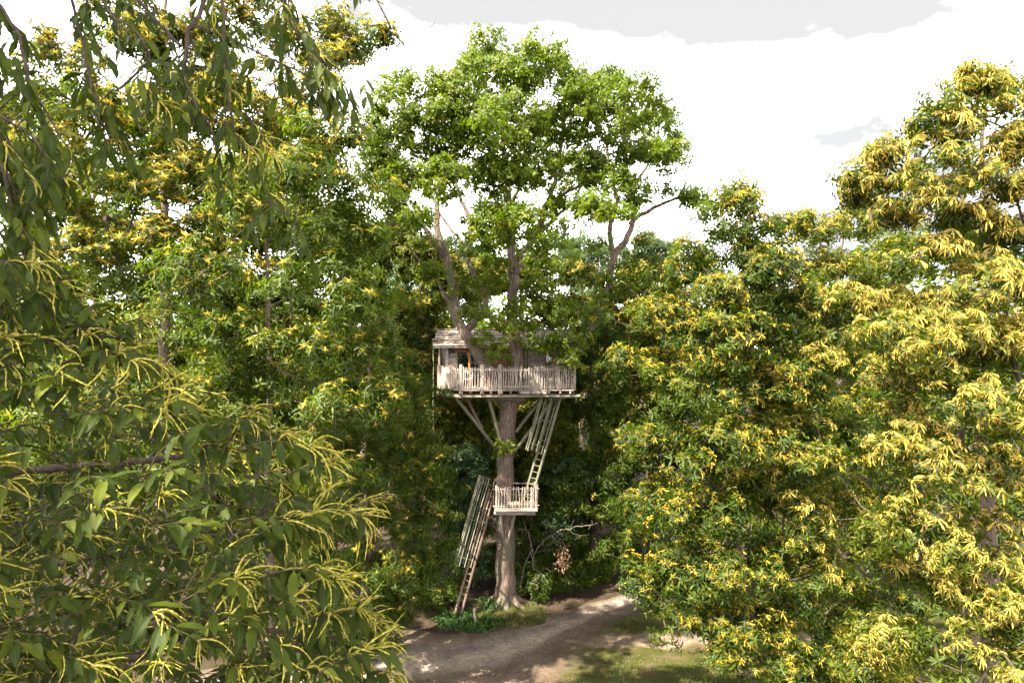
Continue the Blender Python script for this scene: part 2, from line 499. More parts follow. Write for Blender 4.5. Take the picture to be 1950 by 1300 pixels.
def make_tree(name, label, base, trunk, lobes, seed, leaf='chestnut', mat=None, bark=None, limbs=(), dens=1.4, per=9, rc=0.5, size=1.0,
              catkins=0.0, cat_mat=None, cat_args=(9, 0.17, 0.006, 1.0, 0.0), singles=0, group=None, sides=4, csize=None, extra=None, dome=0.4, flat=0.55,
              cat='tree', r_tip=0.012, limit=0.12, trunk_sides=10, keep=0.8, inner=0.5, cat_up=-0.25):
    rng = np.random.default_rng(seed)
    root = thing(name, label, cat, (base[0], base[1], base[2] if len(base) > 2 else 0), group)
    sk = Skel(trunk[0][0], trunk[0][1])
    sk.limb([t[0] for t in trunk[1:]], [t[1] for t in trunk[1:]], rng, start=0)
    for lb in limbs:
        sk.limb([t[0] for t in lb], [t[1] for t in lb], rng)
    C, D, pos, dr, tint = foliage(lobes, rng, dens, per, rc, dome, flat, keep, inner)
    sk.grow(C - D * rc * 0.3, rng, r_tip=r_tip)
    sk.thicken(r_tip=r_tip, limit=limit)
    t = sk.tubes(lambda i: sk.man[i], trunk_sides)
    put('trunk', np_mesh('trunk', t[0], t[1], bark or M_BARK, smooth=True), None, root)
    t = sk.tubes(lambda i: not sk.man[i], sides)
    if t is not None:
        put('branchwork', np_mesh('branchwork', t[0], t[1], bark or M_BARK, smooth=True), None, root)['kind'] = 'stuff'
    # leaves: a few sprig shapes, dealt out
    Vs, Fs, Ts, n0 = [], [], [], 0
    deal = rng.integers(0, 5, len(pos))
    rot = frames(dr, rng); scl = rng.uniform(0.75, 1.25, len(pos)) * size
    for v in range(5):
        tv, tf = sprig(leaf, rng)
        s_ = deal == v
        if not s_.any(): continue
        a, b = scatter(tv, tf, pos[s_], rot[s_], scl[s_])
        Vs.append(a); Fs.append(b + n0); n0 += len(a)
        tt = np.repeat(tint[s_], len(tf) // 2) + rng.normal(size=s_.sum() * (len(tf) // 2)) * 0.12
        Ts.append(np.repeat(np.clip(tt, 0, 1), 2))
    crown = put('crown', np_mesh('crown', np.concatenate(Vs), np.concatenate(Fs), mat or M_CH, tint=np.concatenate(Ts)), None, root)
    crown['kind'] = 'stuff'
    # catkin clusters at the outer, upper sprigs
    if catkins > 0:
        cenD = np.repeat(D, per, axis=0)
        score = cenD[:, 2] * 0.6 + rng.normal(size=len(pos)) * 0.35 - 0.35 * cenD[:, 1] + 0.45 * np.sin(pos[:, 0] * 1.3 + seed) * np.sin(pos[:, 2] * 1.1 + pos[:, 1])
        cand = np.where((score > cat_up) & (dr[:, 2] > 0.0) & (cenD[:, 1] < 0.35))[0]
        cand = cand[np.argsort(-score[cand] + rng.normal(size=len(cand)) * 0.45)][:int(catkins)]
        cp = pos[cand] + dr[cand] * 0.06
        cd = unit(dr[cand] * 0.8 + np.array([0, 0, 0.45]))
        crot = frames(cd, rng); cs = rng.uniform(0.5, 1.25, len(cand)) * (csize or size)
        meshes, tmpl = [], []
        for v in range(6):
            tv, tf = catkin_star(rng, *cat_args)
            tmpl.append((tv, tf))
            meshes.append(np_mesh('catkin_cluster', tv, tf, cat_mat or M_CAT, tint=np.clip(rng.normal(0.5, 0.2) + rng.normal(size=len(tf)) * 0.08, 0, 1)))
        # those that show largest stand alone
        u = cp[:, 0] / cp[:, 1] * F + CX; w_ = CY - (cp[:, 2] - H) / cp[:, 1] * F
        vis = (u > 0) & (u < 1950) & (w_ > 0) & (w_ < 1300)
        facing = (cenD[cand] * unit(np.array([0, 0, H]) - cp)).sum(1)
        key = np.where(vis & (facing > 0.1), cp[:, 1], 1e6)
        order = np.argsort(key)
        one = [i for i in order[:singles] if key[i] < 1e5]
        deal2 = rng.integers(0, 6, len(cand))
        for i in one:
            put('catkin_cluster', meshes[deal2[i]], m4(crot[i], cp[i], cs[i]), root)
        rest = np.setdiff1d(np.arange(len(cand)), one)
        Vs, Fs, Ts, n0 = [], [], [], 0
        for v in range(6):
            s_ = rest[deal2[rest] == v]
            if len(s_) == 0: continue
            a, b = scatter(*tmpl[v], cp[s_], crot[s_], cs[s_])
            Vs.append(a); Fs.append(b + n0); n0 += len(a)
            Ts.append(np.repeat(np.clip(rng.normal(0.5, 0.2, len(s_)), 0, 1), len(tmpl[v][1])))
        if Vs:
            o = put('catkins', np_mesh('catkins', np.concatenate(Vs), np.concatenate(Fs), cat_mat or M_CAT, tint=np.concatenate(Ts)), None, root)
            o['kind'] = 'stuff'
    return root, sk

# ------------------------------------------------------------------ ground
def sheet_mat(name, c1, c2, c3, s1=0.6, s2=9.0, bump=0.6, track=None, edge=None):
    m, nt, N, Lk, o = new_mat(name)
    tx = N('ShaderNodeTexCoord')
    n1 = N('ShaderNodeTexNoise'); n1.inputs['Scale'].default_value = s1; n1.inputs['Detail'].default_value = 6; n1.inputs['Roughness'].default_value = 0.65
    n2 = N('ShaderNodeTexNoise'); n2.inputs['Scale'].default_value = s2; n2.inputs['Detail'].default_value = 8; n2.inputs['Roughness'].default_value = 0.75
    Lk(tx.outputs['Object'], n1.inputs['Vector']); Lk(tx.outputs['Object'], n2.inputs['Vector'])
    r1 = ramp(N, [(0.36, c1), (0.52, c2), (0.66, c3)]); Lk(n1.outputs['Fac'], r1.inputs['Fac'])
    mr = N('ShaderNodeMapRange'); Lk(n2.outputs['Fac'], mr.inputs[0]); mr.inputs[1].default_value = 0.3; mr.inputs[2].default_value = 0.7; mr.inputs[3].default_value = 0.55; mr.inputs[4].default_value = 1.4
    mm = N('ShaderNodeMix', data_type='RGBA', blend_type='MULTIPLY'); mm.inputs['Factor'].default_value = 1
    Lk(r1.outputs['Color'], mm.inputs['A']); Lk(mr.outputs[0], mm.inputs['B'])
    col = mm.outputs['Result']
    if track:
        a = N('ShaderNodeAttribute', attribute_name='leafuv'); sx = N('ShaderNodeSeparateXYZ'); Lk(a.outputs['Vector'], sx.inputs[0])
        wv = N('ShaderNodeMath', operation='MULTIPLY_ADD'); Lk(n1.outputs['Fac'], wv.inputs[0]); wv.inputs[1].default_value = 0.16; Lk(sx.outputs['Y'], wv.inputs[2])
        fr = ramp(N, track); Lk(wv.outputs[0], fr.inputs['Fac'])
        m2 = N('ShaderNodeMix', data_type='RGBA', blend_type='MULTIPLY'); m2.inputs['Factor'].default_value = 1
        Lk(col, m2.inputs['A']); Lk(fr.outputs['Color'], m2.inputs['B']); col = m2.outputs['Result']
    if edge:                                  # the worn surface thins out into what lies beside it
        a2 = N('ShaderNodeAttribute', attribute_name='leafuv'); s2_ = N('ShaderNodeSeparateXYZ'); Lk(a2.outputs['Vector'], s2_.inputs[0])
        n3 = N('ShaderNodeTexNoise'); n3.inputs['Scale'].default_value = 2.2; n3.inputs['Detail'].default_value = 7; n3.inputs['Roughness'].default_value = 0.7
        Lk(tx.outputs['Object'], n3.inputs['Vector'])
        iv = N('ShaderNodeMath', operation='SUBTRACT'); iv.inputs[0].default_value = 1.0; Lk(s2_.outputs['Y'], iv.inputs[1])
        mn = N('ShaderNodeMath', operation='MINIMUM'); Lk(s2_.outputs['Y'], mn.inputs[0]); Lk(iv.outputs[0], mn.inputs[1])
        ad = N('ShaderNodeMath', operation='MULTIPLY_ADD'); Lk(n3.outputs['Fac'], ad.inputs[0]); ad.inputs[1].default_value = edge[1]; Lk(mn.outputs[0], ad.inputs[2])
        er = N('ShaderNodeMapRange'); Lk(ad.outputs[0], er.inputs[0]); er.inputs[1].default_value = edge[2]; er.inputs[2].default_value = edge[3]
        em = N('ShaderNodeMix', data_type='RGBA'); Lk(er.outputs[0], em.inputs['Factor']); em.inputs['A'].default_value = (*edge[0], 1); Lk(col, em.inputs['B']); col = em.outputs['Result']
    p = N('ShaderNodeBsdfPrincipled'); p.inputs['Roughness'].default_value = 0.95; p.inputs['Specular IOR Level'].default_value = 0.15
    Lk(col, p.inputs['Base Color'])
    b = N('ShaderNodeBump'); b.inputs['Strength'].default_value = bump; b.inputs['Distance'].default_value = 0.04
    Lk(n2.outputs['Fac'], b.inputs['Height']); Lk(b.outputs[0], p.inputs['Normal'])
    Lk(p.outputs[0], o.inputs['Surface'])
    return m
M_SOIL = sheet_mat('forest_soil', (0.0252, 0.0173, 0.0108), (0.0432, 0.0288, 0.0187), (0.0360, 0.0360, 0.0130))
M_PATH = sheet_mat('path_dirt', (0.122, 0.096, 0.079), (0.178, 0.143, 0.119), (0.21, 0.172, 0.143), s1=0.8, s2=6,
                   track=[(0.02, (0.62, 0.58, 0.5)), (0.22, (0.95, 0.92, 0.9)), (0.33, (1.0, 1.0, 1.0)), (0.42, (1.5, 1.48, 1.45)), (0.52, (1.45, 1.42, 1.4)), (0.60, (0.72, 0.66, 0.6)), (0.80, (0.68, 0.62, 0.56)), (1.0, (0.5, 0.43, 0.36))], edge=((0.075, 0.055, 0.032), 0.5, 0.22, 0.42))
M_SAND = sheet_mat('side_path_dirt', (0.1008, 0.0720, 0.0540), (0.1512, 0.1116, 0.0828), (0.1800, 0.1368, 0.1044), s1=1.2, s2=7, edge=((0.0612, 0.0562, 0.0180), 0.9, 0.35, 0.72))
M_LAWN = sheet_mat('lawn_soil', (0.0252, 0.0302, 0.0058), (0.0432, 0.0432, 0.0086), (0.0864, 0.0612, 0.0374), s1=0.7, s2=12, edge=((0.10, 0.078, 0.055), 0.045, 0.026, 0.052))
M_MOSS = sheet_mat('moss', (0.0360, 0.0259, 0.0115), (0.0504, 0.0403, 0.0115), (0.0612, 0.0374, 0.0216), s1=1.6, s2=14)
M_GRASS = leaf_mat('grass_blade', [(0.0, (0.04, 0.07, 0.01)), (0.6, (0.09, 0.12, 0.018)), (1.0, (0.2, 0.18, 0.06))], trans=0.3)

def grid_sheet(name, x0, x1, y0, y1, z, nx, ny, mat, relief=0.0, seed=0):
    g = np.random.default_rng(seed)
    X, Y = np.meshgrid(np.linspace(x0, x1, nx), np.linspace(y0, y1, ny))
    Z = np.full_like(X, z)
    if relief:
        for k in range(14):
            a, b, c = g.normal() * 0.5, g.normal() * 0.5, g.random() * 6.3
            Z += relief * np.sin(a * X + b * Y + c) / 6
    v = np.stack([X.ravel(), Y.ravel(), Z.ravel()], 1)
    i = np.arange(nx * ny).reshape(ny, nx)
    f = np.stack([i[:-1, :-1], i[:-1, 1:], i[1:, 1:], i[1:, :-1]], 2).reshape(-1, 4)
    return tag(put(name, np_mesh(name, v, f, mat, smooth=True)), kind='structure')
grid_sheet('ground', -400, 400, -200, 600, 0.0, 9, 9, M_SOIL)

def strip_sheet(name, A, B, z, mat, n=160, m=14, rag=0.12, seed=1):
    """a sheet between two edge lines, edges ragged"""
    g = np.random.default_rng(seed)
    def res(pl):
        pl = np.array(pl); d = np.r_[0, np.cumsum(np.linalg.norm(np.diff(pl, axis=0), axis=1))]
        t = np.linspace(0, d[-1], n)
        return np.stack([np.interp(t, d, pl[:, k]) for k in range(3)], 1)
    a, b = res(A), res(B)
    def rough(q):
        s = np.zeros(n)
        for k in range(10): s += np.sin(np.arange(n) * (0.1 + 0.14 * k) + g.random() * 6.3) * g.uniform(0.3, 1) / (1 + 0.4 * k)
        return s * rag
    w = unit(b - a)
    a = a + w * rough(a)[:, None]; b = b + w * rough(b)[:, None]
    t = np.linspace(0, 1, m)
    v = a[:, None, :] * (1 - t)[None, :, None] + b[:, None, :] * t[None, :, None]
    v[:, :, 2] = z
    uv = np.zeros((n, m, 3)); uv[:, :, 0] = np.linspace(0, 1, n)[:, None]; uv[:, :, 1] = t[None, :]
    i = np.arange(n * m).reshape(n, m)
    f = np.stack([i[:-1, :-1], i[:-1, 1:], i[1:, 1:], i[1:, :-1]], 2).reshape(-1, 4)
    v = v.reshape(-1, 3)
    fa, fb, fc = v[f[0, 0]], v[f[0, 1]], v[f[0, 2]]
    if np.cross(fb - fa, fc - fa)[2] < 0: f = f[:, ::-1]
    return tag(put(name, np_mesh(name, v, f, mat, uv=uv.reshape(-1, 3), smooth=True)), kind='structure')
strip_sheet('lawn', [(-0.8, 16, 0), (0.5, 22.5, 0), (1.6, 25, 0), (3.2, 28.0, 0), (7.5, 31.5, 0)], [(40, 8, 0), (40, 16, 0), (40, 24, 0), (40, 29, 0), (40, 36, 0)], 0.004, M_LAWN, n=400, m=60, rag=0.14, seed=4)
strip_sheet('path', [(-14, 22.6, 0), G(770, 1196), G(850, 1207), G(900, 1206), G(1000, 1184), G(1130, 1145), G(1200, 1128), G(1330, 1098)],
            [(-13, 13.5, 0), (-3.2, 19.4, 0), (0.4, 21.5, 0), G(1060, 1300), G(1095, 1240), G(1145, 1198), G(1215, 1166), G(1360, 1122)], 0.008, M_PATH, seed=2)
strip_sheet('side_path', [G(1075, 1218), G(1110, 1209), G(1160, 1201), G(1330, 1204), G(1500, 1205), G(1700, 1200), G(1950, 1200), G(2600, 1200)],
            [G(1075, 1221), G(1110, 1228), G(1160, 1233), G(1330, 1229), G(1500, 1240), G(1700, 1238), G(1950, 1238), G(2600, 1240)], 0.012, M_SAND, m=6, rag=0.2, seed=3)
# the mossy bank at the foot of the oak
def mound(name, c, rx, ry, h, mat, seed):
    g = np.random.default_rng(seed); nr, na = 8, 36
    V = [(c[0], c[1], h)]; Fq = []
    for i in range(1, nr + 1):
        for j in range(na):
            a = 2 * math.pi * j / na; r = i / nr
            w = 1 + 0.12 * math.sin(3 * a + seed) + 0.08 * math.sin(7 * a + 2 * seed)
            V.append((c[0] + rx * r * w * math.cos(a), c[1] + ry * r * w * math.sin(a), h * (1 - r * r) ** 1.2 * (1 + g.normal() * 0.08) - (0.01 if i == nr else 0)))
    for j in range(na):
        Fq.append((0, 1 + j, 1 + (j + 1) % na, 1 + (j + 1) % na))
    T = [(0, 1 + j, 1 + (j + 1) % na) for j in range(na)]
    for i in range(nr - 1):
        for j in range(na):
            a, b = 1 + i * na + j, 1 + i * na + (j + 1) % na
            T += [(a, a + na, b + na), (a, b + na, b)]
    return tag(put(name, np_mesh(name, V, np.array(T), mat, smooth=True)), kind='structure')
mound('mossy_bank', (-0.25, 29.3), 1.7, 1.5, 0.25, M_MOSS, 3)
mound('soil_bank', (-3.6, 29.6), 2.4, 1.6, 0.25, M_SOIL, 5)

# grass blades, leaf litter
def blades(name, n, region, hgt, wid, mat, seed):
    g = np.random.default_rng(seed)
    p = region(g, n); n = len(p)
    a = g.uniform(0, 6.28, n); h = hgt * g.uniform(0.5, 1.5, n); w = wid * g.uniform(0.6, 1.3, n)
    d = np.stack([np.cos(a), np.sin(a), np.zeros(n)], 1); e = np.stack([-np.sin(a), np.cos(a), np.zeros(n)], 1)
    lean = g.uniform(0.1, 0.8, n)
    v = np.stack([p - d * w[:, None], p + d * w[:, None], p + e * (lean * h)[:, None] + np.array([0, 0, 1]) * h[:, None]], 1).reshape(-1, 3)
    f = np.arange(3 * n).reshape(-1, 3)
    return tag(put(name, np_mesh(name, v, f, mat, tint=np.clip(g.normal(0.45, 0.25, n), 0, 1))), kind='stuff')
def lawn_region(g, n):
    y = g.uniform(21.5, 31, n); x = g.uniform(1.4, 17, n)
    left = np.interp(y, [16, 22.5, 25, 28, 31.5], [0.9, 1.8, 2.6, 4.1, 7.5]) + 0.3 * np.sin(y * 5) + g.normal(size=n) * 0.25
    patch = np.sin(x * 2.1 + 1.3 * np.sin(y * 1.7)) + np.sin(y * 2.9 + x) + g.normal(size=n) * 0.5
    ok = (x > left) & ((y < 25.3 + g.normal(size=n) * 0.12) | (y > 27.4 + g.normal(size=n) * 0.12)) & (patch > -0.2)
    z = np.full(n, 0.002)
    return np.stack([x, y, z], 1)[ok]
tag(blades('grass', 90000, lawn_region, 0.065, 0.008, M_GRASS, 11), 'short patchy grass in dappled shade right of the path', 'grass')
def litter_region(g, n):
    y = g.uniform(21, 31, n); x = g.uniform(-7, 5, n)
    d = np.sin(x * 1.7 + y) + np.sin(y * 2.3 - x * 0.9) + g.normal(size=n) * 0.8
    edge = 23.3 + 0.78 * (x + 3.4)
    dens = np.where(np.abs(y - edge - 0.5) < 0.9, 0.15, 1.0)
    return np.stack([x, y, np.full(n, 0.016)], 1)[(d > 0.2) & (g.random(n) < dens)]
def litter(name, n, region, size, mat, seed):
    g = np.random.default_rng(seed); p = region(g, n); n = len(p)
    tv, tf = leaf2(1, 0.45, 0.12, -0.1)
    rot = frames_x(np.stack([g.normal(size=n), g.normal(size=n), g.normal(size=n) * 0.15], 1), np.tile([0, 0, 1.0], (n, 1)), g, 0.25)
    v, f = scatter(tv, tf, p, rot, size * g.uniform(0.6, 1.4, n))
    return tag(put(name, np_mesh(name, v, f, mat, tint=np.repeat(np.clip(g.normal(0.15, 0.2, n), 0, 1), 2))), kind='stuff')
M_LIT = leaf_mat('leaf_litter', [(0.0, (0.07, 0.042, 0.028)), (0.6, (0.12, 0.075, 0.05)), (1.0, (0.22, 0.16, 0.11))], trans=0.1, tboost=(1, 1, 1))
tag(litter('leaf_litter', 16000, litter_region, 0.06, M_LIT, 12), 'brown dead leaves scattered over the bare dirt of the path', 'leaf litter')

def pebble_region(g, n):
    y = g.uniform(22.5, 31, n); x = g.uniform(-4.5, 4.5, n)
    return np.stack([x, y, np.full(n, 0.010)], 1)[g.random(n) < 0.5 + 0.5 * np.sin(x * 1.1 - y * 0.9)]
def pebbles(n, seed):
    g = np.random.default_rng(seed); p = pebble_region(g, n); n = len(p)
    tv = np.array([[1, 0, 0], [-0.5, 0.85, 0], [-0.5, -0.85, 0], [0.1, 0.1, 0.8]]); tf = np.array([[0, 1, 3], [1, 2, 3], [2, 0, 3]])
    v, f = scatter(tv, tf, p, frames(np.tile([0, 0, 1.0], (n, 1)) + g.normal(size=(n, 3)) * 0.05, g), g.uniform(0.008, 0.026, n))
    return tag(put('gravel', np_mesh('gravel', v, f, M_LIT, tint=np.repeat(np.clip(g.normal(0.45, 0.25, n), 0, 1), 3))), 'loose stones and grit on the dirt path', 'gravel', kind='stuff')
pebbles(9000, 14)
def bank_region(g, n):
    a = g.uniform(0, 6.28, n); r = np.sqrt(g.random(n))
    x = -0.3 + 1.9 * r * np.cos(a); y = 29.3 + 1.6 * r * np.sin(a)
    return np.stack([x, y, 0.24 * np.clip(1 - (r * 1.0) ** 2, 0, 1) ** 1.2 + 0.01], 1)
tag(blades('bank_grass', 5000, bank_region, 0.09, 0.008, M_GRASS, 16), 'sparse olive grass and moss on the bank at the foot of the oak', 'grass')
tag(litter('bank_litter', 1500, bank_region, 0.08, M_LIT, 17), 'brown dead leaves on the bank at the foot of the oak', 'leaf litter')
# ------------------------------------------------------------------ the oak that carries the treehouse
rngL = np.random.default_rng(77)
OY = 30.0
def seg(*a): return [(P(x, y, Y), r) for x, y, Y, r in a]
oak_trunk = [((-0.27, 30.05, -0.05), 0.72), ((-0.27, 30.05, 0.18), 0.58), ((-0.28, 30.05, 0.5), 0.48), ((-0.29, 30.05, 1.2), 0.44)] + seg((963, 1040, 30, .42), (963, 960, 30, .39), (963, 880, 30, .37), (965, 820, 30, .37), (972, 770, 29.9, .38),
             (984, 735, 29.75, .32), (986, 690, 29.6, .28), (981, 645, 29.6, .26), (973, 600, 29.6, .25), (976, 560, 29.7, .23), (978, 520, 29.8, .21), (972, 470, 29.9, .17), (970, 420, 30, .15), (966, 340, 30, .12), (958, 250, 30.1, .09), (955, 160, 30.2, .05))
oak_limbs = [
    seg((968, 775, 29.8, .30), (945, 735, 29.5, .28), (916, 682, 29.35, .25), (885, 635, 29.4, .22), (867, 595, 29.5, .21), (863, 545, 29.6, .19), (848, 490, 29.7, .17), (834, 440, 29.8, .14), (832, 390, 29.9, .12), (850, 310, 30, .09), (840, 230, 30, .05)),
    seg((848, 490, 29.7, .14), (815, 445, 29.4, .10), (795, 420, 29.2, .08), (760, 370, 29, .06), (745, 300, 29, .04)),
    seg((868, 600, 29.5, .15), (835, 540, 29.2, .04), (805, 505, 29.0, .06), (770, 460, 28.8, .04)),
    seg((885, 635, 29.4, .18), (925, 578, 29.8, .14), (905, 530, 30.2, .12), (891, 484, 30.4, .11), (896, 430, 30.5, .10), (884, 395, 30.6, .09), (868, 340, 30.7, .06), (872, 270, 30.8, .04)),
    seg((891, 484, 30.4, .10), (870, 450, 30.8, .07), (845, 420, 31, .06), (815, 360, 31.2, .04)),
    seg((978, 525, 29.8, .20), (995, 500, 29.6, .18), (1008, 465, 29.4, .16), (1035, 410, 29.2, .14), (1052, 362, 29.2, .11), (1062, 310, 29.2, .08), (1075, 240, 29.3, .05)),
    seg((1040, 395, 29.2, .11), (1075, 370, 29, .07), (1110, 345, 28.9, .06), (1135, 300, 28.8, .05)),
    seg((1008, 465, 29.4, .12), (1050, 420, 29.9, .08), (1090, 385, 30.2, .06), (1120, 330, 30.4, .05)),
    seg((975, 770, 29.9, .28), (1005, 742, 29.4, .26), (1035, 715, 29.1, .24), (1065, 693, 29.1, .21), (1105, 655, 29.4, .18), (1140, 600, 29.7, .16), (1156, 555, 29.8, .15), (1168, 490, 29.9, .15), (1190, 462, 29.9, .14), (1206, 408, 30, .11), (1200, 350, 30, .08), (1190, 280, 30, .06), (1200, 210, 30, .04)),
    seg((1168, 490, 29.9, .13), (1162, 430, 30.2, .11), (1175, 385, 30.3, .08), (1160, 320, 30.4, .06), (1150, 240, 30.4, .04)),
    seg((1200, 425, 30, .10), (1232, 402, 29.7, .09), (1270, 385, 29.5, .07), (1305, 375, 29.4, .05), (1335, 372, 29.3, .03)),
    seg((1203, 370, 30, .07), (1230, 320, 29.8, .06), (1255, 265, 29.7, .04)),
    seg((966, 340, 30, .09), (935, 280, 29.6, .06), (915, 200, 29.5, .04)),
    seg((970, 400, 30, .09), (1000, 330, 29.4, .06), (1015, 240, 29.3, .05), (1030, 150, 29.3, .03)),
]
oak_roots = []
for k in range(7):
    a = k * 0.9 + 0.3 + rngL.normal() * 0.12; d_ = np.array([math.cos(a), math.sin(a), 0]); b_ = np.array([-0.27, 30.05, 0])
    oak_roots.append([(b_ + d_ * 0.28 + np.array([0, 0, 0.55]), 0.22), (b_ + d_ * 0.58 + np.array([0, 0, 0.24]), 0.17), (b_ + d_ * 1.05 + np.array([0, 0, 0.06]), 0.10), (b_ + d_ * 1.6 + np.array([0, 0, -0.06]), 0.05)])
oak_px = [(960, 140, 70, 60), (1030, 120, 55, 45), (915, 120, 45, 45), (1085, 160, 50, 50), (870, 180, 55, 50), (765, 185, 55, 50), (730, 255, 50, 55), (800, 260, 60, 55), (885, 270, 65, 60),
          (980, 240, 75, 70), (1075, 235, 60, 60), (1120, 190, 35, 40), (1140, 165, 40, 36), (1150, 230, 42, 42), (860, 215, 45, 40), (1205, 190, 48, 45), (1262, 240, 42, 42), (1190, 265, 48, 45), (1100, 300, 45, 40), (1010, 330, 60, 40), (940, 345, 55, 35),
          (715, 340, 40, 45), (770, 345, 45, 45), (835, 350, 50, 40), (1255, 300, 45, 25), (1150, 335, 32, 28), (1285, 285, 25, 20), (745, 410, 38, 25), (800, 420, 35, 25), (1205, 365, 40, 18), (1130, 385, 30, 18),
          (1290, 370, 45, 14), (955, 405, 36, 20), (1010, 405, 34, 18), (1075, 395, 35, 20), (985, 440, 24, 14), (920, 425, 24, 14), (820, 515, 22, 14), (1030, 500, 24, 14), (935, 455, 20, 14), (1045, 470, 26, 18), (720, 300, 40, 30), (1150, 400, 35, 14), (1175, 345, 35, 20)]
oak_extra = [(925, 540, 34, 18, 29.0), (1020, 545, 32, 20, 28.8), (1050, 590, 44, 24, 28.6), (1005, 632, 26, 12, 28.5), (1050, 646, 42, 15, 28.4), (1010, 655, 24, 10, 28.5), (1085, 655, 26, 12, 28.4), (915, 600, 30, 18, 28.6), (930, 642, 24, 13, 28.5), (1095, 640, 34, 18, 28.8),
             (1085, 682, 18, 10, 28.3), (1165, 540, 34, 22, 29.6), (1120, 590, 36, 20, 29.4), (948, 668, 14, 9, 28.6), (960, 850, 10, 8, 29.4), (890, 470, 20, 13, 29.6), (800, 470, 26, 15, 29), (940, 500, 22, 14, 29), (1060, 440, 24, 14, 29),
             (990, 585, 22, 14, 28.8), (885, 545, 22, 14, 29), (1140, 470, 24, 14, 29.6), (1195, 510, 26, 16, 29.6), (960, 610, 22, 12, 28.7)]
oak_lobes = lobes_at(oak_px, OY, 985, 420, 4.2, back=0.35, yjit=1.3, rng=rngL, sub=2) + lobes_at(oak_extra, OY, 985, 420, 2, back=0, rng=rngL, sub=0)
make_tree('oak_tree', 'tall oak with forked reddish trunk and bright green crown, carrying the wooden treehouse', (-0.27, 30.05), oak_trunk, oak_lobes, 5, leaf='oak', mat=M_OAK, bark=M_OBARK,
          limbs=oak_limbs + oak_roots, dens=1.3, per=14, rc=0.44, size=1.15, sides=5, dome=0.5, flat=0.6, trunk_sides=16, limit=0.09, r_tip=0.010, inner=0.35, cat='oak tree', keep=0.55)

# ------------------------------------------------------------------ chestnuts and other trees
def straight(px, Y, top_py, r0, lean=0.0, rng=rngL):
    b = P(px, 650, Y); b[2] = 0
    t = P(px + lean, top_py, Y)
    return (b[0], b[1]), [((b[0], b[1], -0.1), r0 * 1.45), ((b[0], b[1], 0.5), r0 * 1.05)] + [((b[0] + (t[0] - b[0]) * u + rng.normal() * 0.08, b[1] + rng.normal() * 0.08, 0.5 + (t[2] - 0.5) * u), r0 * (1 - 0.85 * u)) for u in (0.2, 0.4, 0.6, 0.8, 1.0)]

def chest(name, label, px, Y, top, r0, lobes_px, pxc, half, depth, seed, **k):
    base, tr = straight(px, Y, top, r0)
    lb = lobes_at(lobes_px, Y, pxc, half, depth, sub=k.pop('sub', 1 if Y < 26 else 0), back_from=k.pop('back_from', -999), back=k.pop('back', 0.3), yjit=k.pop('yjit', 0.4), rng=rngL)
    return make_tree(name, label, base, tr, lb, seed, **k)

STAR = (12, 0.19, 0.0105, 0.8, 0.0)
FAR = (13, 0.21, 0.013, 0.5, 0.0, True)
HANG = (13, 0.20, 0.0100, 1.2, 0.35)
GRP = 'flowering sweet chestnut trees round the clearing'
chest('chestnut_tree', 'wide chestnut in full flower right of the path, its skirt of branches reaching the lawn', 1420, 24, 360, 0.30,
      [(1370, 395, 42, 50), (1425, 420, 55, 60), (1330, 490, 60, 50), (1450, 520, 85, 65), (1390, 560, 70, 55), (1265, 610, 65, 45), (1400, 640, 100, 65), (1530, 590, 75, 70), (1235, 710, 55, 45), (1340, 740, 95, 65), (1480, 740, 95, 65), (1580, 690, 60, 60),
       (1240, 830, 62, 38), (1390, 850, 95, 60), (1520, 870, 90, 60), (1225, 945, 62, 34), (1330, 970, 90, 45), (1460, 970, 95, 55), (1580, 960, 70, 60), (1230, 1110, 50, 42), (1310, 1090, 80, 50), (1290, 1160, 70, 40), (1420, 1090, 90, 55), (1540, 1080, 80, 65), (1400, 1180, 90, 50), (1520, 1190, 80, 50), (1350, 620, 60, 45), (1600, 820, 50, 60), (1415, 690, 55, 45, 20), (1425, 800, 55, 45, 19.6), (1420, 925, 55, 40, 19.6), (1480, 600, 45, 40, 20.5), (1490, 1245, 85, 45), (1600, 1250, 65, 45), (1395, 1245, 55, 26), (1560, 1300, 80, 30), (1640, 1150, 50, 50)],
      1420, 260, 4.6, 21, dens=1.3, per=16, rc=0.52, size=0.92, csize=1.02, back=0.3, catkins=2900, singles=300, cat_args=STAR, group=GRP, mat=M_CH, cat_up=-0.3)
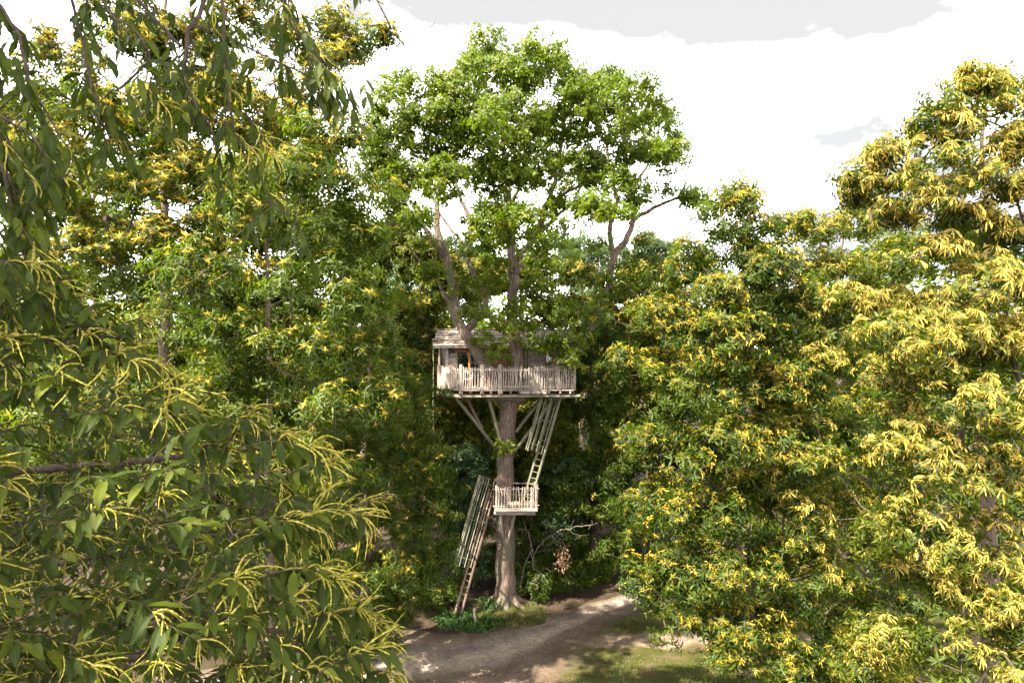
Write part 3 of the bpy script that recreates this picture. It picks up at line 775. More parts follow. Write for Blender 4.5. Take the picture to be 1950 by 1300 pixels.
chest('chestnut_tree', 'tallest flowering chestnut at the right edge, its crown top standing free against the sky', 1880, 15.5, 230, 0.24,
      [(1880, 700, 60, 50, 12.3), (1875, 620, 55, 45, 12.6), (1835, 165, 52, 42), (1885, 165, 40, 32), (1880, 330, 60, 45), (1785, 215, 50, 45), (1890, 235, 55, 50), (1725, 295, 48, 42), (1820, 300, 65, 50), (1665, 345, 40, 24), (1950, 330, 55, 70), (1760, 385, 60, 45), (1690, 400, 45, 30), (1850, 430, 65, 50), (1730, 490, 75, 55), (1950, 470, 55, 60), (1860, 560, 85, 65),
       (1680, 590, 60, 55), (1780, 650, 85, 65), (1930, 660, 70, 75), (1700, 730, 75, 65), (1850, 770, 90, 70), (1720, 860, 80, 65), (1860, 910, 85, 65), (1960, 850, 60, 80), (1740, 1000, 80, 60), (1870, 1040, 85, 65), (1700, 1090, 50, 45), (1800, 1140, 80, 60), (1920, 1170, 75, 65), (1850, 1260, 85, 50), (1720, 1240, 50, 45), (2020, 600, 80, 120), (2040, 900, 80, 120), (2020, 1150, 80, 90), (1640, 360, 25, 14), (1780, 1370, 90, 60), (1930, 1390, 90, 60), (1670, 1180, 45, 40), (1660, 1290, 60, 40)],
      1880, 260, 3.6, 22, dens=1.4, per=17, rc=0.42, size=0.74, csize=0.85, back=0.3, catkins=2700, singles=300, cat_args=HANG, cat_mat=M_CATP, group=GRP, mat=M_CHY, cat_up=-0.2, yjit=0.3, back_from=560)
chest('chestnut_tree', 'olive flowering chestnut filling the gap between the two big right-hand chestnuts', 1600, 32, 420, 0.28,
      [(1560, 435, 60, 38), (1640, 425, 60, 36), (1500, 430, 45, 32), (1600, 520, 85, 50), (1680, 500, 55, 45), (1640, 600, 80, 60), (1560, 600, 70, 55), (1650, 700, 75, 65), (1600, 790, 70, 60), (1660, 900, 60, 70), (1620, 1000, 60, 50)],
      1600, 160, 3.4, 23, dens=1.1, per=10, rc=0.55, size=1.25, catkins=1300, cat_args=FAR, group=GRP, mat=M_CHY)
chest('chestnut_tree', 'tall sunlit chestnut at the upper left with yellow flowering top and rust brown trunk', 315, 20, -60, 0.24,
      [(120, 130, 85, 80), (230, 60, 80, 70), (340, 90, 80, 60), (480, 40, 70, 50), (600, 60, 60, 50, 17), (690, 60, 45, 35, 17), (640, 120, 45, 35, 17), (160, 270, 95, 70), (290, 210, 80, 60), (420, 190, 90, 65), (540, 220, 75, 60), (600, 300, 50, 45), (110, 400, 90, 70), (240, 360, 90, 60), (360, 330, 80, 60), (480, 340, 85, 60), (330, 470, 95, 60), (200, 480, 80, 60), (570, 400, 60, 45), (-40, 250, 80, 120), (200, -80, 110, 60), (420, -80, 110, 60)],
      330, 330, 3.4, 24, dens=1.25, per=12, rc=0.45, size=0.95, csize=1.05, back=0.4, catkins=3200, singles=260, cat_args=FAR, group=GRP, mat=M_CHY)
chest('chestnut_tree', 'dark leafy chestnut with slim bare trunk showing, left of the treehouse', 512, 18, 230, 0.14,
      [(620, 250, 50, 45), (570, 330, 70, 55), (660, 350, 45, 50), (480, 400, 80, 60), (600, 430, 80, 60), (690, 460, 45, 50), (400, 520, 85, 65), (560, 540, 70, 50), (660, 560, 70, 60), (720, 600, 40, 50), (330, 620, 85, 65), (450, 640, 85, 60), (580, 660, 85, 60), (690, 690, 60, 55), (500, 760, 90, 65), (630, 790, 80, 60), (730, 760, 40, 45), (380, 760, 80, 60), (560, 890, 90, 60), (250, 740, 80, 70), (420, 900, 90, 70), (300, 900, 90, 70)],
      500, 290, 3.4, 25, dens=1.3, per=13, rc=0.45, size=0.85, catkins=700, singles=300, cat_args=FAR, group=GRP, mat=M_CHD, cat_up=-0.1)
chest('chestnut_tree', 'broad shaded chestnut beside the lower ladder, long drooping leaves down to the path', 700, 25.5, 640, 0.25,
      [(720, 800, 65, 60), (640, 850, 70, 60), (790, 850, 45, 55), (700, 920, 80, 60), (800, 930, 50, 55), (610, 980, 70, 60), (720, 1020, 85, 60), (820, 1010, 45, 50), (818, 1080, 40, 42), (770, 1090, 65, 50), (680, 1110, 75, 55), (600, 1090, 70, 60), (780, 1150, 50, 32), (838, 1030, 25, 30), (700, 1190, 70, 35), (580, 1190, 80, 50), (480, 1050, 90, 70), (480, 1180, 90, 60), (775, 760, 40, 40)],
      680, 220, 3.2, 26, dens=1.2, per=14, rc=0.5, size=0.95, back=0.3, leaf='willow', catkins=320, singles=200, cat_args=FAR, group=GRP, mat=M_CH, cat_up=0.0)
chest('chestnut_tree', 'shaded chestnut deep in the left of the wood, behind the upper left chestnut', 180, 28, 240, 0.25,
      [(130, 180, 55, 40), (300, 170, 60, 45), (430, 190, 60, 45), (530, 250, 55, 45), (600, 310, 50, 45), (60, 230, 60, 45), (250, 250, 60, 45), (370, 250, 60, 45), (60, 310, 70, 55), (190, 310, 80, 55), (310, 340, 70, 55), (100, 420, 90, 70), (250, 450, 90, 70), (0, 540, 90, 80), (160, 560, 100, 80), (320, 560, 90, 70), (80, 680, 110, 80), (230, 690, 100, 80), (360, 680, 80, 70), (0, 800, 110, 80), (150, 820, 110, 80), (300, 820, 100, 80), (60, 940, 110, 80), (220, 950, 110, 80), (370, 950, 90, 70), (150, 1070, 110, 70), (320, 1080, 100, 70), (0, 1080, 100, 70)],
      180, 300, 3.6, 51, dens=0.75, per=10, rc=0.6, size=1.5, catkins=300, cat_args=FAR, group=GRP, mat=M_CHD)
chest('chestnut_tree', 'leafy chestnut behind the slim bare trunk, left of the treehouse roof', 440, 31, 330, 0.25,
      [(470, 280, 60, 45), (440, 350, 70, 50), (560, 370, 60, 50), (640, 430, 50, 45), (430, 420, 80, 60), (540, 470, 80, 60), (640, 500, 60, 60), (380, 520, 80, 60), (480, 580, 90, 70), (600, 620, 80, 65), (420, 690, 90, 70), (540, 740, 90, 70), (660, 720, 60, 70), (480, 860, 90, 70), (600, 880, 80, 70), (420, 980, 90, 70), (540, 1010, 90, 60)],
      500, 200, 3.4, 52, dens=1.0, per=10, rc=0.6, size=1.5, catkins=300, cat_args=FAR, group=GRP, mat=M_CHD)
chest('chestnut_tree', 'chestnut coloured pale as if sunlit, just behind the left end of the treehouse', 800, 36, 470, 0.25,
      [(700, 470, 50, 42), (745, 455, 45, 35), (800, 485, 45, 35), (690, 560, 50, 50), (760, 490, 45, 38), (830, 510, 55, 42), (880, 530, 45, 35), (780, 590, 55, 45), (740, 640, 45, 45), (815, 640, 45, 45), (780, 710, 60, 50), (820, 790, 55, 50), (860, 850, 55, 45), (770, 820, 60, 50), (890, 780, 40, 40), (800, 910, 70, 55), (900, 930, 50, 50)],
      800, 120, 3.0, 27, dens=1.7, per=10, rc=0.55, size=1.3, cat_mat=M_CATP, cat_up=-0.6, catkins=1300, cat_args=FAR, group=GRP, mat=M_CHY)  # paler, denser catkins put sunlight into the crown's colour
chest('chestnut_tree', 'flowering chestnut coloured pale as if sunlit, behind the oak, seen under the treehouse floor', 990, 38, 490, 0.28,
      [(1095, 525, 42, 32), (1010, 525, 60, 45), (930, 530, 60, 42), (870, 560, 45, 40), (1070, 600, 60, 45), (980, 660, 70, 50), (900, 700, 55, 50), (1060, 700, 60, 55), (930, 800, 70, 50), (1030, 800, 65, 50), (980, 870, 70, 45), (900, 890, 50, 45), (1060, 880, 55, 50), (960, 950, 60, 40)],
      990, 130, 3.2, 28, dens=1.6, per=10, rc=0.55, size=1.3, cat_mat=M_CATP, cat_up=-0.6, catkins=1700, cat_args=FAR, group=GRP, mat=M_CHY)  # sunlight put into pale crowded catkins; oak and house shade this tree
chest('chestnut_tree', 'chestnut with flower heads paled as if sunlit, between the oak fork and the right-hand chestnuts', 1240, 37, 500, 0.25,
      [(1240, 525, 55, 35), (1200, 570, 50, 45), (1280, 580, 50, 45), (1170, 640, 45, 50), (1240, 660, 60, 50), (1200, 740, 60, 55)],
      1230, 110, 3.0, 29, dens=1.25, per=10, rc=0.55, size=1.3, cat_mat=M_CATP, cat_up=-0.6, catkins=1300, cat_args=FAR, group=GRP, mat=M_CHY)  # pale catkins carry painted sunlight here too
chest('chestnut_tree', 'shaded chestnut standing behind the big right-hand chestnut, seen through its branches', 1400, 33, 560, 0.22,
      [(1300, 650, 70, 60), (1420, 640, 70, 60), (1510, 690, 60, 60), (1280, 770, 70, 60), (1400, 770, 80, 65), (1520, 800, 70, 65), (1290, 890, 75, 60), (1410, 900, 80, 60), (1530, 920, 70, 60), (1250, 980, 70, 50), (1370, 1010, 80, 50), (1500, 1030, 80, 50), (1620, 1030, 60, 45)],
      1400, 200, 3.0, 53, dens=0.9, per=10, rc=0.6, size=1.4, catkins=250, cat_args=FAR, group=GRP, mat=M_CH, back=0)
chest('chestnut_tree', 'shaded chestnut standing behind the tallest right-hand chestnut, seen through its branches', 1830, 25, 420, 0.22,
      [(1760, 480, 70, 60), (1880, 500, 75, 60), (1740, 620, 75, 65), (1860, 640, 80, 65), (1960, 660, 70, 70), (1740, 760, 80, 65), (1870, 790, 85, 65), (1980, 830, 70, 70), (1730, 900, 80, 65), (1860, 930, 85, 60), (1980, 980, 70, 60), (1740, 1030, 80, 55), (1870, 1060, 85, 55), (1960, 1120, 70, 50), (1760, 1130, 70, 40)],
      1840, 200, 2.6, 54, dens=1.0, per=10, rc=0.5, size=1.15, catkins=300, cat_args=FAR, group=GRP, mat=M_CH, back=0, sub=0)
GRP2 = 'leafy trees standing behind the treehouse'
chest('leafy_tree', 'dark green tree with fine drooping leaves right of the treehouse', 1130, 34, 590, 0.25,
      [(1140, 650, 45, 45), (1120, 720, 55, 55), (1170, 780, 55, 55), (1110, 810, 55, 50), (1160, 880, 60, 50), (1090, 900, 55, 45), (1130, 960, 65, 45), (1060, 960, 50, 40), (1190, 980, 60, 45), (1180, 1050, 60, 32), (1080, 1020, 45, 25)],
      1130, 120, 2.8, 30, dens=1.1, per=11, rc=0.55, size=1.3, leaf='willow', mat=M_CH, group=GRP2)
chest('leafy_tree', 'grey green tree top above the treehouse roof, just right of the oak trunk', 1110, 48, 430, 0.28,
      [(1110, 470, 38, 25), (1140, 490, 35, 30), (1080, 490, 30, 28), (1110, 530, 50, 40), (1130, 600, 50, 50)], 1110, 70, 2.6, 31, dens=0.9, per=12, rc=0.7, size=1.5, leaf='willow', mat=M_POP, group=GRP2)
chest('leafy_tree', 'grey green tree top between the right oak limb and the right-hand chestnuts', 1240, 46, 430, 0.28,
      [(1230, 465, 40, 28), (1270, 480, 35, 28), (1200, 490, 30, 26), (1240, 520, 50, 40), (1250, 600, 50, 50), (1340, 520, 40, 50)], 1240, 80, 2.6, 32, dens=0.9, per=12, rc=0.7, size=1.5, leaf='willow', mat=M_POP, group=GRP2)
chest('leafy_tree', 'grey green tree top seen between the left forks of the oak', 830, 47, 440, 0.28,
      [(770, 480, 45, 30), (830, 470, 45, 30), (890, 490, 45, 30), (940, 500, 40, 28), (720, 500, 45, 35), (800, 540, 60, 45), (880, 560, 60, 45), (740, 580, 50, 45)], 830, 120, 2.6, 35, dens=1.0, per=12, rc=0.7, size=1.5, leaf='willow', mat=M_POP, group=GRP2)
chest('evergreen_tree', 'small dark bluish evergreen beside the middle landing', 1085, 32.5, 850, 0.10,
      [(1085, 895, 32, 20), (1110, 915, 28, 22), (1060, 920, 25, 20), (1090, 950, 35, 25), (1075, 1000, 35, 30)], 1085, 60, 1.0, 33, dens=2.0, per=12, rc=0.35, size=1.5, leaf='small', mat=M_BLU, sides=3)
chest('evergreen_tree', 'small dark bluish evergreen left of the oak trunk under the braces', 890, 32.5, 840, 0.10,
      [(880, 865, 28, 16), (915, 870, 28, 16), (895, 895, 30, 20), (905, 930, 30, 25), (890, 980, 30, 35), (900, 1060, 30, 40)], 895, 60, 1.0, 34, dens=2.0, per=12, rc=0.35, size=1.5, leaf='small', mat=M_BLU, sides=3)

GRP3 = 'young leafy trees in the undergrowth behind the oak trunk'
for i, (px, Y, lb, lab) in enumerate([
    (900, 34, [(880, 900, 45, 35), (915, 960, 45, 38), (880, 1020, 50, 40), (920, 1060, 45, 35), (860, 960, 40, 40)], 'young leafy tree in the gap between the lower ladder and the oak trunk'),
    (1030, 35, [(1010, 900, 40, 35), (1040, 960, 45, 38), (1010, 1020, 45, 40), (1050, 1060, 45, 32), (1000, 1080, 40, 25)], 'young leafy tree right behind the oak trunk, level with the landing'),
    (1120, 36, [(1110, 1010, 50, 38), (1140, 1060, 50, 30), (1090, 1070, 45, 28), (1170, 1080, 45, 25)], 'young leafy tree in the shade behind the bend of the path')]):
    chest('young_tree', lab, px, Y, lb[0][1], 0.07, lb, px, 90, 0.8, 80 + i, dens=1.6, per=10, rc=0.45, size=1.2, mat=M_CH, group=GRP3, sides=3, back=0)

# ------------------------------------------------------------------ shrubs and low plants at the edge of the wood
def shrub(name, label, px, py, Y, w, h, seed, leaf='small', mat=M_IVY, size=1.3, cat='shrub', dens=2.6, group=None):
    c = P(px, py, Y); c[2] = 0
    rg = np.random.default_rng(seed)
    lb = [(c + np.array([rg.normal() * w * 0.35, rg.normal() * w * 0.3, h * rg.uniform(0.35, 0.7)]), np.array([w * 0.5, w * 0.5, h * 0.42]), 1.0) for _ in range(5)]
    make_tree(name, label, (c[0], c[1]), [((c[0], c[1], -0.05), 0.05), ((c[0] + 0.03, c[1], h * 0.3), 0.035), ((c[0], c[1] + 0.04, h * 0.6), 0.02)], lb, seed, leaf=leaf, mat=mat, dens=dens, per=9, rc=0.28, size=size, sides=3, cat=cat, r_tip=0.006, group=group)
UG = 'low bushes under the trees behind the path'
shrub('bush', 'low dark bush touching the right side of the oak trunk', 1015, 1130, 31.2, 1.3, 1.6, 41, mat=M_CH, group=UG)
shrub('bush', 'dark bush behind the far bend of the path, second right from the oak', 1065, 1125, 32.2, 1.6, 1.5, 42, mat=M_CH, group=UG)
shrub('bush', 'dark bush where the path disappears under the right-hand chestnut', 1125, 1110, 33.5, 1.8, 1.4, 43, mat=M_CH, group=UG)
shrub('bush', 'dark bush in the shade left of the oak, behind the ladder foot', 900, 1125, 32.5, 1.8, 1.6, 44, mat=M_CH, group=UG)
shrub('bush', 'low bush left of the ladder foot under the drooping chestnut', 830, 1160, 29.6, 1.5, 1.3, 45, mat=M_CH, group=UG)
shrub('ground_plant', 'broad leaved green plant growing round the foot of the ladder', 872, 1190, 28.4, 0.9, 0.45, 46, leaf='chestnut', size=0.8, cat='plant', dens=5)
shrub('ground_plant', 'fresh green low plant between the wooden stake and the mossy bank', 935, 1195, 28.0, 0.8, 0.28, 47, leaf='small', size=1.4, cat='plant', dens=5)
shrub('ground_plant', 'small dark plant at the base of the wooden stake', 905, 1202, 27.7, 0.5, 0.25, 48, leaf='small', size=1.4, cat='plant', dens=6)
shrub('ground_plant', 'ivy like plant at the left root of the oak', 938, 1140, 29.7, 0.5, 0.6, 49, leaf='small', size=1.1, cat='plant', dens=6)

# bare young tree with hanging dead branches right of the oak trunk
def bare_tree(name, label, base, trunk, limbs, seed, r_twig=0.008):
    rng = np.random.default_rng(seed)
    root = thing(name, label, 'tree', (base[0], base[1], 0))
    sk = Skel(trunk[0][0], trunk[0][1]); sk.limb([t[0] for t in trunk[1:]], [t[1] for t in trunk[1:]], rng, start=0, step=0.2)
    for lb in limbs: sk.limb([t[0] for t in lb], [t[1] for t in lb], rng, step=0.2, wob=0.02)
    ends = [i for i in range(len(sk.pos)) if sk.man[i] and sk.rad[i] < 0.03]
    tg = [sk.pos[e] + rng.normal(size=3) * np.array([0.35, 0.35, 0.3]) for e in ends for _ in range(2)]
    sk.grow(tg, rng, r_tip=r_twig, step=0.15)
    sk.thicken(r_tip=r_twig, limit=0.02)
    for nm, pk, n in (('trunk', lambda i: sk.man[i], 6), ('twigs', lambda i: not sk.man[i], 3)):
        t = sk.tubes(pk, n); o = put(nm, np_mesh(nm, t[0], t[1], M_PALE, smooth=True), None, root)
        if nm == 'twigs': o['kind'] = 'stuff'
    return root
M_PALE = noise_mat('dead_wood', (0.07, 0.06, 0.045), (0.18, 0.155, 0.12), scale=(12, 12, 12), bump=0.4)
bt = bare_tree('bare_tree', 'thin dead tree with pale bare branches and a bunch of brown leaves', (1.0, 31.0),
               [((1.0, 31.0, -0.05), 0.045)] + seg((1017, 1090, 30.9, .04), (1012, 1040, 30.8, .035), (1005, 1010, 30.7, .025), (1000, 1000, 30.7, .015)),
               [seg((1014, 1060, 30.8, .03), (1030, 1035, 30.5, .025), (1055, 1015, 30.2, .025), (1085, 1005, 29.9, .02), (1125, 1000, 29.7, .012)), seg((1045, 1020, 30.3, .02), (1065, 1030, 30, .015), (1072, 1050, 29.9, .01)),
                seg((1012, 1045, 30.8, .025), (1000, 1075, 30.4, .02), (992, 1110, 30.2, .012)), seg((1016, 1080, 30.8, .02), (1030, 1090, 30.4, .015), (1045, 1110, 30.2, .01)), seg((1005, 1010, 30.7, .02), (990, 1005, 30.5, .015), (975, 1025, 30.3, .01))], 61)
rg = np.random.default_rng(62)
n = 260
pp = P(1071, 1060, 29.9) + rg.normal(size=(n, 3)) * np.array([0.15, 0.15, 0.34])
tv, tf = leaf2(0.15, 0.055, 0.012, 0.03)
v, f = scatter(tv, tf, pp, frames_x(rg.normal(size=(n, 3)) * 0.5 + np.array([0, 0, -1.0]), rg.normal(size=(n, 3)), rg), rg.uniform(0.7, 1.2, n))
o = put('dead_leaves', np_mesh('dead_leaves', v, f, M_DEAD, tint=np.repeat(np.clip(rg.normal(0.55, 0.22, n), 0, 1), 2)), None, bt); o['kind'] = 'stuff'

# ------------------------------------------------------------------ the wood that closes the view
def wood():
    g = np.random.default_rng(90)
    Vs, Fs, Ts, n0 = [], [], [], 0
    tv = np.array([[0, 0, 0], [0.42, 0.3, 0.06], [0.42, -0.3, 0.06], [1, 0, -0.15]]); tf = np.array([[0, 2, 3], [0, 3, 1]])
    for k in range(110):
        a = g.uniform(-1.15, 1.15); rr = g.uniform(50, 75)
        c = np.array([math.sin(a) * rr, math.cos(a) * rr, 0]); h = g.uniform(15.5, 19.0); w = g.uniform(3.2, 4.6)
        n = 680
        d = unit(g.normal(size=(n, 3))); t = g.uniform(0.6, 1, n)
        q = c + d * t[:, None] * np.array([w, w, h * 0.52]) + np.array([0, 0, h * 0.5])
        q = q[q[:, 2] > 0.1]; n = len(q)
        d = unit(q - c - np.array([0, 0, h * 0.45]) + g.normal(size=q.shape) * 2)
        v, f = scatter(tv, tf, q, frames_x(unit(np.cross(d, g.normal(size=q.shape))) + d * 0.3, d, g), g.uniform(0.5, 1.1, n))
        Vs.append(v); Fs.append(f + n0); n0 += len(v)
        Ts.append(np.repeat(np.clip(0.4 + g.normal() * 0.12 + g.normal(size=n) * 0.15, 0, 1), 2))
    o = put('woodland', np_mesh('woodland', np.concatenate(Vs), np.concatenate(Fs), M_CHD, tint=np.concatenate(Ts)))
    tag(o, 'far dense green woodland closing the view behind the clearing', 'woodland', kind='stuff')
wood()
# ------------------------------------------------------------------ timber pieces
M_WOOD = noise_mat('weathered_wood', (0.10, 0.078, 0.064), (0.31, 0.25, 0.212), scale=(2.0, 5, 5), c3=(0.205, 0.16, 0.135), bump=0.5, dist=0.03, rnd=0.26, moss=((0.10, 0.10, 0.06), 2.5, 0.52, 0.7))
M_POLE = noise_mat('split_chestnut_pole', (0.135, 0.110, 0.093), (0.31, 0.258, 0.222), scale=(4, 2, 2), bump=0.4, rnd=0.18)
M_BROWN = noise_mat('brown_varnished_board', (0.075, 0.035, 0.018), (0.20, 0.095, 0.05), scale=(2, 5, 5), bump=0.4, rnd=0.2)
M_ORANGE = noise_mat('orange_door_frame', (0.24, 0.10, 0.03), (0.40, 0.18, 0.06), scale=(2, 4, 4), rough=0.5, bump=0.2)
M_GREENW = noise_mat('algae_stained_wood', (0.06, 0.06, 0.035), (0.16, 0.15, 0.10), scale=(3, 4, 4), bump=0.4, rnd=0.15)
M_SLAT = noise_mat('pale_algae_slat', (0.0936, 0.0936, 0.0612), (0.2016, 0.1908, 0.1368), scale=(3, 4, 4), bump=0.4, rnd=0.15)
M_REDW = noise_mat('reddish_board', (0.0792, 0.0504, 0.0396), (0.1872, 0.1260, 0.1044), scale=(2, 4, 4), bump=0.4, rnd=0.2)
M_SHING = noise_mat('wooden_shingle', (0.13, 0.10, 0.085), (0.42, 0.34, 0.285), scale=(3, 2, 4), c3=(0.25, 0.198, 0.165), bump=0.5, rnd=0.28)
M_DARK = noise_mat('dark_interior_lining', (0.03, 0.02, 0.015), (0.06, 0.04, 0.03), bump=0.1)
M_BLACKM = noise_mat('black_lantern_metal', (0.015, 0.015, 0.015), (0.03, 0.03, 0.03), rough=0.4, bump=0.05)
M_WHITE = noise_mat('white_painted_metal', (0.4464, 0.4176, 0.3960), (0.5400, 0.5184, 0.5040), rough=0.5, bump=0.05)
M_ROPE = noise_mat('rope_fibre', (0.30, 0.30, 0.18), (0.45, 0.44, 0.30), scale=(40, 40, 40))
def glass_mat():
    m, nt, N, Lk, o = new_mat('window_glass')
    t = N('ShaderNodeBsdfTransparent'); t.inputs['Color'].default_value = (0.75, 0.8, 0.78, 1)
    g = N('ShaderNodeBsdfGlossy'); g.inputs['Roughness'].default_value = 0.03
    fr = N('ShaderNodeFresnel'); fr.inputs['IOR'].default_value = 1.5
    x = N('ShaderNodeMixShader'); Lk(fr.outputs[0], x.inputs[0]); Lk(t.outputs[0], x.inputs[1]); Lk(g.outputs[0], x.inputs[2])
    Lk(x.outputs[0], o.inputs['Surface'])
    return m
M_GLASS = glass_mat()
rnd = random.Random(9)
def plank_mesh(mat, seed, waney=0.06, segs=3):
    g = np.random.default_rng(seed)
    V, Fq = [], []
    for i in range(segs + 1):
        a, b = g.normal() * waney, g.normal() * waney
        x = i / segs
        V += [(x, -0.5 + a, -0.5), (x, 0.5 + b, -0.5), (x, 0.5 + b, 0.5), (x, -0.5 + a, 0.5)]
    for i in range(segs):
        for q in range(4):
            q2 = (q + 1) % 4
            Fq.append((i * 4 + q, i * 4 + 4 + q, i * 4 + 4 + q2, i * 4 + q2))
    e = segs * 4
    Fq += [(0, 1, 2, 3), (e + 3, e + 2, e + 1, e)]
    me = np_mesh('plank', V, np.array(Fq)[:, ::-1], mat)
    return me
def pole_mesh(mat, seed, n=6, segs=6, wob=0.5, taper=0.85):
    g = np.random.default_rng(seed)
    V, Fq = [], []
    c = np.zeros(2)
    for i in range(segs + 1):
        x = i / segs
        if 0 < i: c = c * 0.6 + g.normal(size=2) * wob * 0.5
        r = 0.5 * (1 - (1 - taper) * x) * (1 + g.normal() * 0.07)
        for q in range(n):
            a = 2 * math.pi * q / n
            V.append((x, c[0] + r * math.cos(a), c[1] + r * math.sin(a)))
    for i in range(segs):
        for q in range(n):
            q2 = (q + 1) % n
            Fq.append((i * n + q, i * n + q2, (i + 1) * n + q2, (i + 1) * n + q))
    V += [(0, 0, 0), (1, c[0], c[1])]
    T = []
    for a, b, c_, d in Fq: T += [(a, b, c_), (a, c_, d)]
    k = len(V)
    for q in range(n):
        q2 = (q + 1) % n
        T += [(k - 2, q2, q), (k - 1, segs * n + q, segs * n + q2)]
    me = np_mesh('pole', V, np.array(T)[:, ::-1] * 1, mat, smooth=False)
    return me
_pm = {}
def variants(kind, mat, **k):
    key = (kind, mat.name, tuple(sorted(k.items())))
    if key not in _pm:
        fn = plank_mesh if kind == 'plank' else pole_mesh
        _pm[key] = [fn(mat, 100 + i * 7, **k) for i in range(5)]
    return rnd.choice(_pm[key])
def axes(p0, p1, up):
    p0, p1 = Vector([float(c) for c in p0]), Vector([float(c) for c in p1])
    x = p1 - p0; Lg = x.length; x.normalize()
    u = Vector(up); y = u.cross(x)
    if y.length < 1e-4: y = Vector((0, 1, 0.01)).cross(x)
    y.normalize(); z = x.cross(y)
    return p0, Lg, x, y, z
def piece(name, p0, p1, w, t, mat, parent, up=(0, 0, 1), kind='plank', **k):
    """one timber from p0 to p1; t is its size along up, w across"""
    o_, Lg, x, y, z = axes(p0, p1, up)
    M = Matrix(((x.x * Lg, y.x * w, z.x * t, o_.x), (x.y * Lg, y.y * w, z.y * t, o_.y), (x.z * Lg, y.z * w, z.z * t, o_.z), (0, 0, 0, 1)))
    return put(name, variants(kind, mat, **k), M, parent)
def pole(name, p0, p1, d, mat, parent, **k):
    return piece(name, p0, p1, d, d, mat, parent, kind='pole', **k)

# ------------------------------------------------------------------ treehouse
ZD = 9.68
house = thing('treehouse', 'weathered wooden cabin with shingled roof and picket veranda built round the forked oak', 'treehouse', (-0.4, 30.0, ZD))
XL = lambda px, Y: (px - CX) / F * Y
def floor_poly(y):
    """left and right ends of the floor at depth y"""
    l = np.interp(y, [28.45, 29.3, 30.2, 32.3], [-2.18, -2.72, -3.32, -3.45])
    r = np.interp(y, [28.45, 28.95, 29.6, 32.3], [2.55, 2.72, 2.75, 2.75])
    return l, r
y = 28.50
while y < 32.2:
    l, r = floor_poly(y)
    piece('floor_board', (l, y, ZD - 0.025), (r, y, ZD - 0.025), 0.135, 0.045, M_WOOD, house, waney=0.02)
    y += 0.147
x = -3.0
while x < 2.6:
    y0 = 28.38 if x > -2.15 else np.interp(x, [-3.35, -2.72, -2.15], [30.15, 29.2, 28.4])
    piece('joist', (x, y0 - rnd.uniform(0, 0.1), ZD - 0.125), (x + 0.02, 32.2, ZD - 0.125), 0.085, 0.15, M_WOOD, house, waney=0.02)
    x += rnd.uniform(0.36, 0.48)
for yb, xa, xb in ((28.62, -2.2, 2.85), (30.6, -3.3, 2.8), (31.9, -3.4, 2.7)):
    pole('bearer', (xa, yb, ZD - 0.27), (xb, yb, ZD - 0.25), 0.145, M_WOOD, house, wob=0.12, taper=0.95)
piece('bearer', (XL(833, 30.2), 30.25, ZD - 0.28), (XL(880, 28.5), 28.55, ZD - 0.29), 0.14, 0.15, M_WOOD, house)
piece('bearer', (-3.0, 29.55, ZD - 0.33), (-2.5, 31.5, ZD - 0.33), 0.20, 0.20, M_WOOD, house)
piece('bearer', (-3.22, 29.95, ZD - 0.30), (-2.9, 31.8, ZD - 0.30), 0.18, 0.18, M_WOOD, house)
piece('bearer', (-1.1, 29.35, ZD - 0.43), (0.55, 29.35, ZD - 0.43), 0.16, 0.18, M_GREENW, house)
piece('bearer', (-1.1, 30.6, ZD - 0.45), (0.7, 30.6, ZD - 0.45), 0.16, 0.18, M_GREENW, house)
piece('fascia', (0.35, 28.40, ZD - 0.10), (1.45, 28.40, ZD - 0.11), 0.03, 0.11, M_POLE, house)
# braces down to the trunk
for a, b, w, m in (((868, 757, 29.2), (942, 850, 29.95), .135, M_GREENW), ((889, 757, 30.5), (918, 815, 30.3), .11, M_REDW), ((930, 757, 29.0), (958, 858, 29.65), .12, M_GREENW),
                   ((1030, 760, 30.8), (982, 822, 30.2), .11, M_GREENW), ((1058, 757, 29.5), (980, 858, 29.9), .13, M_GREENW)):
    piece('brace', P(*a), P(*b), w, w, m, house, waney=0.03)

# --- railing: posts, two rails and uneven split pales per bay
rail_pts = [(XL(856, 29.3), 29.3), (XL(878, 28.52), 28.52), (XL(918, 28.5), 28.5), (XL(952, 28.5), 28.5), (XL(1024, 28.5), 28.5), (XL(1063, 28.62), 28.62), (XL(1094, 28.85), 28.85)]
counts = [9, 8, 8, 18, 11, 9]
for i, (px_, py_) in enumerate(rail_pts):
    hgt = 1.06 if i in (1, 2, 3) else 0.99
    pole('post', (px_, py_, ZD - (0.2 if 0 < i < 5 else 0.02)), (px_, py_, ZD + hgt), 0.155 if i in (1, 2, 3) else 0.11, M_POLE, house, wob=0.04, taper=0.98, n=10)
for i in range(6):
    a, b = np.array(rail_pts[i]), np.array(rail_pts[i + 1])
    nrm = unit(np.array([b[1] - a[1], -(b[0] - a[0])]))
    hi = 0.84 + rnd.uniform(-0.02, 0.02)
    for z_ in (hi, 0.14):
        piece('rail', (*a, ZD + z_), (*b, ZD + z_ + rnd.uniform(-0.01, 0.01)), 0.04, 0.07, M_POLE, house)
    for k in range(counts[i]):
        u = (k + 0.8 + rnd.uniform(-0.12, 0.12)) / (counts[i] + 0.6)
        q = a + (b - a) * u + nrm * 0.045
        pole('pale', (*q, ZD + 0.04 + rnd.uniform(-0.02, 0.02)), (q[0] + rnd.uniform(-0.03, 0.03), q[1], ZD + 0.95 + rnd.uniform(-0.05, 0.05)), rnd.uniform(0.042, 0.062), M_POLE, house)
